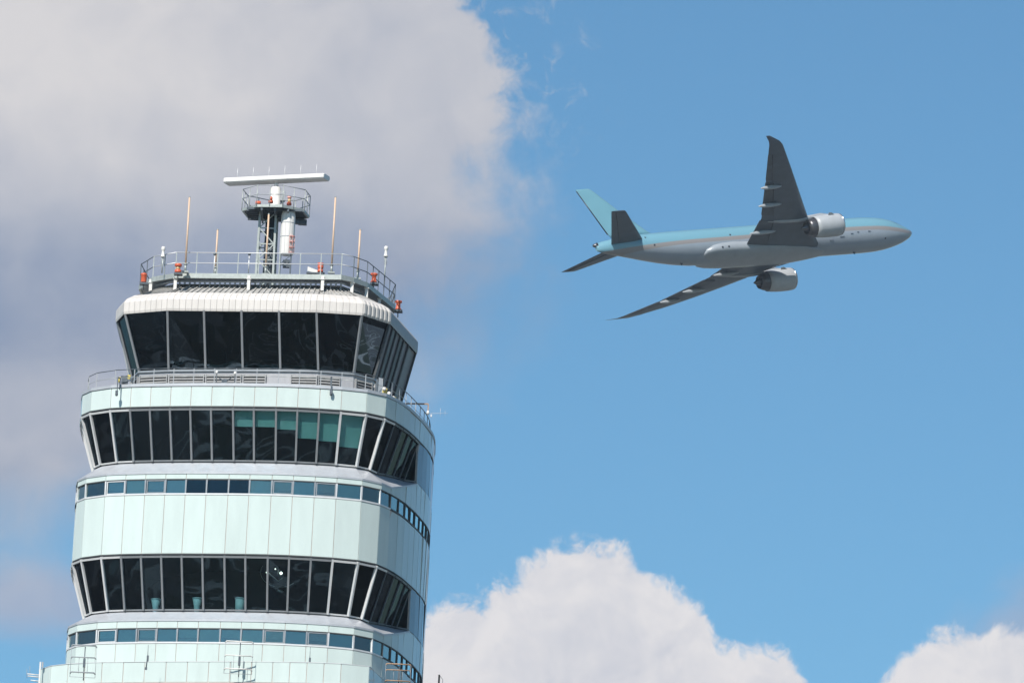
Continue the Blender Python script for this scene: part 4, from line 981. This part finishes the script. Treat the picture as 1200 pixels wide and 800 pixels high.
# red beacon-like aerials beneath
for x in (12.5, 46.5):
    mb = MB(); p = skin(x, R(-90), 0); mb.box8([p + Vector(v) for v in ((.2, -.03, .05), (.2, .03, .05), (-.3, .03, .05), (-.3, -.03, .05), (0, -.015, -.4), (0, .015, -.4), (-.2, .015, -.4), (-.2, -.015, -.4))]); mb.build('blade_aerial', 'flap_grey', body)
# belly fairing
BF = [(17.8, -3.0, -3.3, .5), (19.3, -2.7, -3.5, 1.3), (21.5, -2.3, -3.65, 2.1), (24, -1.9, -3.78, 2.8), (28, -1.4, -3.84, 3.25), (33, -.9, -3.84, 3.45), (37, -.6, -3.78, 3.55), (39.3, -.7, -3.65, 3.48), (41.0, -1.0, -3.47, 3.28), (42.3, -1.5, -3.25, 2.75), (43.1, -2.1, -3.05, 1.8)]
rings = []
def sup(a, e=.86):
    c_, s_ = math.cos(a), math.sin(a); return math.copysign(abs(c_) ** e, c_), math.copysign(abs(s_) ** e, s_)
for x, zt_, zb_, w_ in BF:
    zc_, hh_ = (zt_ + zb_) / 2, (zt_ - zb_) / 2; r_ = []
    for k in range(NS):
        c_, s_ = sup(2 * math.pi * k / NS); r_.append((-x, w_ * c_, zc_ + hh_ * s_))
    rings.append(r_)
mb = MB(); mb.loft(rings); bf = mb.build('belly_fairing', 'belly', jet)
for x, y_, z_ in ((39.8, -3.38, -2.35), (38.6, -3.45, -2.35)):
    mb = MB(); mb.lathe((-x, y_ + .1, z_), [(.17, 0), (.17, .16)], 12, (0, -1, 0)); mb.build('vent', 'black', bf)

def foil(le, chord, th, n=9, twist=0.0):
    """closed section in the x-z plane; le = Vector leading edge"""
    up_, lo_ = [], []
    for k in range(n + 1):
        u = (1 - math.cos(math.pi * k / n)) / 2
        y_ = 5 * (.2969 * math.sqrt(u) - .126 * u - .3516 * u * u + .2843 * u ** 3 - .1030 * u ** 4)
        cam_ = .02 * math.sin(math.pi * u)
        up_.append((-u * chord, (y_ + cam_ * 1.0) * th)); lo_.append((-u * chord, (-y_ * .85 + cam_ * 1.0) * th))
    pts = up_ + lo_[::-1][1:-1]
    return [le + Vector((x * math.cos(twist) , 0, z - x * math.sin(twist) * -1 if twist else z)) for x, z in pts]
WG = [(2.0, 20.2, 35.1, -2.5, 1.75), (3.2, 21.1, 34.9, -2.25, 1.65), (6.5, 23.4, 34.9, -1.45, 1.35), (10.3, 26.0, 35.1, -1.02, 1.1), (15, 29.1, 36.7, -.45, .82), (20, 32.4, 38.5, .28, .62), (25, 35.7, 40.2, 1.15, .46), (29.3, 38.6, 41.7, 2.12, .33),
      (30.6, 39.5, 42.1, 2.45, .28), (31.4, 40.4, 42.5, 2.75, .18), (32.5, 42.6, 43.4, 3.2, .06)]
def wing_z(y, x, s_=-1):
    for a, c in zip(WG, WG[1:]):
        if a[0] <= y <= c[0]: u = (y - a[0]) / (c[0] - a[0]); q = [a[k] + (c[k] - a[k]) * u for k in range(5)]; e = .042 * (y - 3) if s_ > 0 else 0; return [q[0], q[1] + e, q[2] + e, q[3], q[4]]
    return WG[-1]
for s_ in (-1, 1):
    side = 'starboard' if s_ < 0 else 'port'
    mb = MB(); sw = .042 if s_ > 0 else 0; rings = [foil(Vector((-(le + sw * (y - 3)), s_ * y, z)), te - le, th) for y, le, te, z, th in WG]
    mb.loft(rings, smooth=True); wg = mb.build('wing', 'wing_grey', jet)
    # control surfaces under the trailing edge, a hair proud of the wing, with their gap
    for y0, y1, fr_, name in ((3.6, 9.9, .74, 'flap'), (11.6, 20.8, .76, 'flap'), (21.6, 28.2, .78, 'aileron')):
        a, c = wing_z(y0, 0, s_), wing_z(y1, 0, s_); mb = MB()
        def pt(w_, u, dz): 
            y, le, te, z, th = w_; return Vector((-(le + (te - le) * u), s_ * y, z + dz))
        ta = -.10 - .055 * a[4]; tcn_ = -.10 - .055 * c[4]
        mb.box8([pt(a, fr_, -.33 * a[4]), pt(c, fr_, -.33 * c[4]), pt(c, 1.015, -.07), pt(a, 1.015, -.07), pt(a, fr_, 0), pt(c, fr_, 0), pt(c, 1.015, .03), pt(a, 1.015, .03)])
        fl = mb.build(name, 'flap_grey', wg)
        mb = MB(); mb.tube(pt(a, fr_ - .005, -.31 * a[4]), pt(c, fr_ - .005, -.31 * c[4]), .06 if s_ < 0 else .03, n=6); mb.build('flap_gap', 'black', fl)
    for y, L0_ in ((7.4, 5.2), (15.2, 4.6), (20.2, 4.2)):
        w_ = wing_z(y, 0, s_); x0 = w_[2] - L0_ * .72; z_ = w_[3] - .42 * w_[4] - .05; mb = MB(); rings = []
        for u, r_ in ((0, .04), (.08, .20), (.25, .32), (.5, .38), (.75, .32), (.92, .17), (1, .03)):
            rings.append([(-(x0 + u * L0_), s_ * y + r_ * .75 * math.cos(2 * math.pi * k / 12), z_ - .12 - .16 * u + r_ * 1.05 * math.sin(2 * math.pi * k / 12)) for k in range(12)])
        mb.loft(rings); mb.build('flap_track_fairing', 'fairing', wg)
    # slat line
    for y0, y1 in ((4.2, 8.2), (11.4, 29.0)):
        a, c = wing_z(y0, 0, s_), wing_z(y1, 0, s_); mb = MB()
        mb.tube((-(a[1] + (a[2] - a[1]) * .09), s_ * a[0], a[3] - .30 * a[4]), (-(c[1] + (c[2] - c[1]) * .10), s_ * c[0], c[3] - .30 * c[4]), .05, n=5); mb.build('slat_seam', 'flap_grey', wg)
    # engine
    ey, ez = s_ * 9.7, -2.85
    eng = bpy.data.objects.new('engine', None)
    mb = MB(); X0 = 19.85
    prof = [(1.52, .9), (1.58, .3), (1.66, .08), (1.75, 0), (1.86, .12), (1.95, .6), (2.0, 1.5), (2.0, 2.5), (1.95, 3.5), (1.86, 4.5), (1.74, 5.3), (1.70, 5.3), (1.72, 4.6), (1.5, 3.6)]
    mb.lathe((-X0, ey, ez), prof, 36, (-1, 0, -.03)); en = mb.build('engine', 'nacelle', jet)
    mb = MB(); mb.lathe((-X0, ey, ez), [(1.50, .8), (1.57, .3), (1.66, .07), (1.75, -.012), (1.87, .10), (1.915, .34), (1.905, .34)], 36, (-1, 0, -.03)); mb.build('inlet_lip', 'lip', en)
    mb = MB(); mb.lathe((-X0, ey, ez), [(1.5, 1.0), (1.5, 1.05)], 30, (-1, 0, -.03)); mb.build('fan', 'black', en)
    mb = MB(); mb.lathe((-X0, ey, ez), [(.02, .45), (.25, .7), (.42, 1.02)], 20, (-1, 0, -.03)); mb.build('spinner', 'hot', en)
    mb = MB(); mb.lathe((-X0, ey, ez), [(1.58, 4.2), (1.62, 5.35), (1.42, 6.1), (1.12, 6.8), (1.08, 6.75), (.9, 6.0)], 30, (-1, 0, -.03)); mb.build('core_cowl', 'hot', en)
    mb = MB(); mb.lathe((-X0, ey, ez), [(.72, 5.9), (.66, 6.7), (.35, 7.4), (.05, 7.9)], 24, (-1, 0, -.03)); mb.build('exhaust_plug', 'hot', en)
    for dy_, dz_ in ((1, .25),):
        for sd in (-1, 1):
            a_n = R(35 if sd > 0 else 145); cx_ = Vector((-X0 - 2.1, ey + 1.98 * math.cos(a_n), ez + 1.98 * math.sin(a_n))); rd = Vector((0, math.cos(a_n), math.sin(a_n)))
            mb = MB(); mb.box8([cx_ + v for v in (Vector((.7, 0, 0)) - rd * .1, Vector((-.7, .02, 0)) - rd * .1, Vector((-.7, -.04, 0)) - rd * .1, Vector((.7, -.04, 0)) - rd * .1, Vector((-.1, 0, 0)) + rd * .42, Vector((-.65, .02, 0)) + rd * .42, Vector((-.65, -.03, 0)) + rd * .42, Vector((-.1, -.03, 0)) + rd * .42)]); mb.build('strake', 'nacelle', en)
    mb = MB(); rings = []
    for x, zt_, zb_, w_ in ((21.0, ez + 2.02, ez + 1.7, .12), (23.0, ez + 2.4, ez + 1.6, .36), (25.4, -.72, ez + 1.2, .46), (28.0, -.75, ez + 1.0, .45), (31.0, -.95, -1.75, .35), (33.6, -1.0, -1.45, .12)):
        rings.append([(-x, ey + w_ * math.cos(2 * math.pi * k / 14), (zt_ + zb_) / 2 + (zt_ - zb_) / 2 * math.sin(2 * math.pi * k / 14)) for k in range(14)])
    mb.loft(rings); mb.build('pylon', 'fairing', jet)
    # stabiliser
    mb = MB(); rings = [foil(Vector((-le, s_ * y, z)), te - le, th) for y, le, te, z, th in ((.6, 52.6, 59.2, .85, .8), (1.6, 53.4, 59.6, .98, .72), (6, 56.9, 61.4, 1.6, .45), (10.3, 60.3, 63.2, 2.18, .24), (10.75, 60.8, 63.35, 2.24, .12))]
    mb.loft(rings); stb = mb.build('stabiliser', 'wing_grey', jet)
    mb = MB(); mb.tube((-58.3, s_ * 2.2, .9), (-62.3, s_ * 10.2, 2.05), .05, n=5); mb.build('elevator_seam', 'black', stb)
    mb = MB(); mb.lathe((-52.7, s_ * 1.75, 1.05), [(.02, -.6), (.2, 0), (.02, .9)], 10, (-1, 0, 0)); mb.build('root_fairing', 'flap_grey', stb)
# fin
def foil_v(x, z, chord, th):
    pts = foil(Vector((0, 0, 0)), chord, th); return [Vector((-x + p.x, p.z, z)) for p in pts]
mb = MB(); mb.loft([foil_v(49.9, 2.6, 8.5, .9), foil_v(51.1, 3.4, 7.75, .85), foil_v(55.2, 7.6, 5.27, .6), foil_v(59.1, 11.9, 3.0, .36), foil_v(59.6, 12.25, 2.55, .2)]); fin = mb.build('tail_fin', 'turq', jet)
mb = MB(); mb.tube((-58.83, 0, 3.3), (-62.12, 0, 11.95), .10, .08, n=8); mb.build('rudder_edge', 'black', fin)
mb = MB(); mb.lathe((-61.5, 0, 1.42), [(.50, 0), (.36, .3), (.24, .75), (.2, .76)], 14, (-1, 0, 0)); mb.build('exhaust_cone', 'hot', jet)

# ------------------------------------------------------------------ air between the camera and the far airliner
hz = MB(); hz.box((0, 400, 192), (12300, 12300, 386))
hm = bpy.data.materials.new('thin_haze'); hm.use_nodes = True; t = hm.node_tree; t.nodes.clear()
pv = t.nodes.new('ShaderNodeVolumePrincipled'); pv.inputs['Color'].default_value = (.72, .84, 1, 1); pv.inputs['Density'].default_value = 0.00004
oo = t.nodes.new('ShaderNodeOutputMaterial'); t.links.new(pv.outputs[0], oo.inputs['Volume'])
tag(hz.build('haze', hm), kind='stuff')
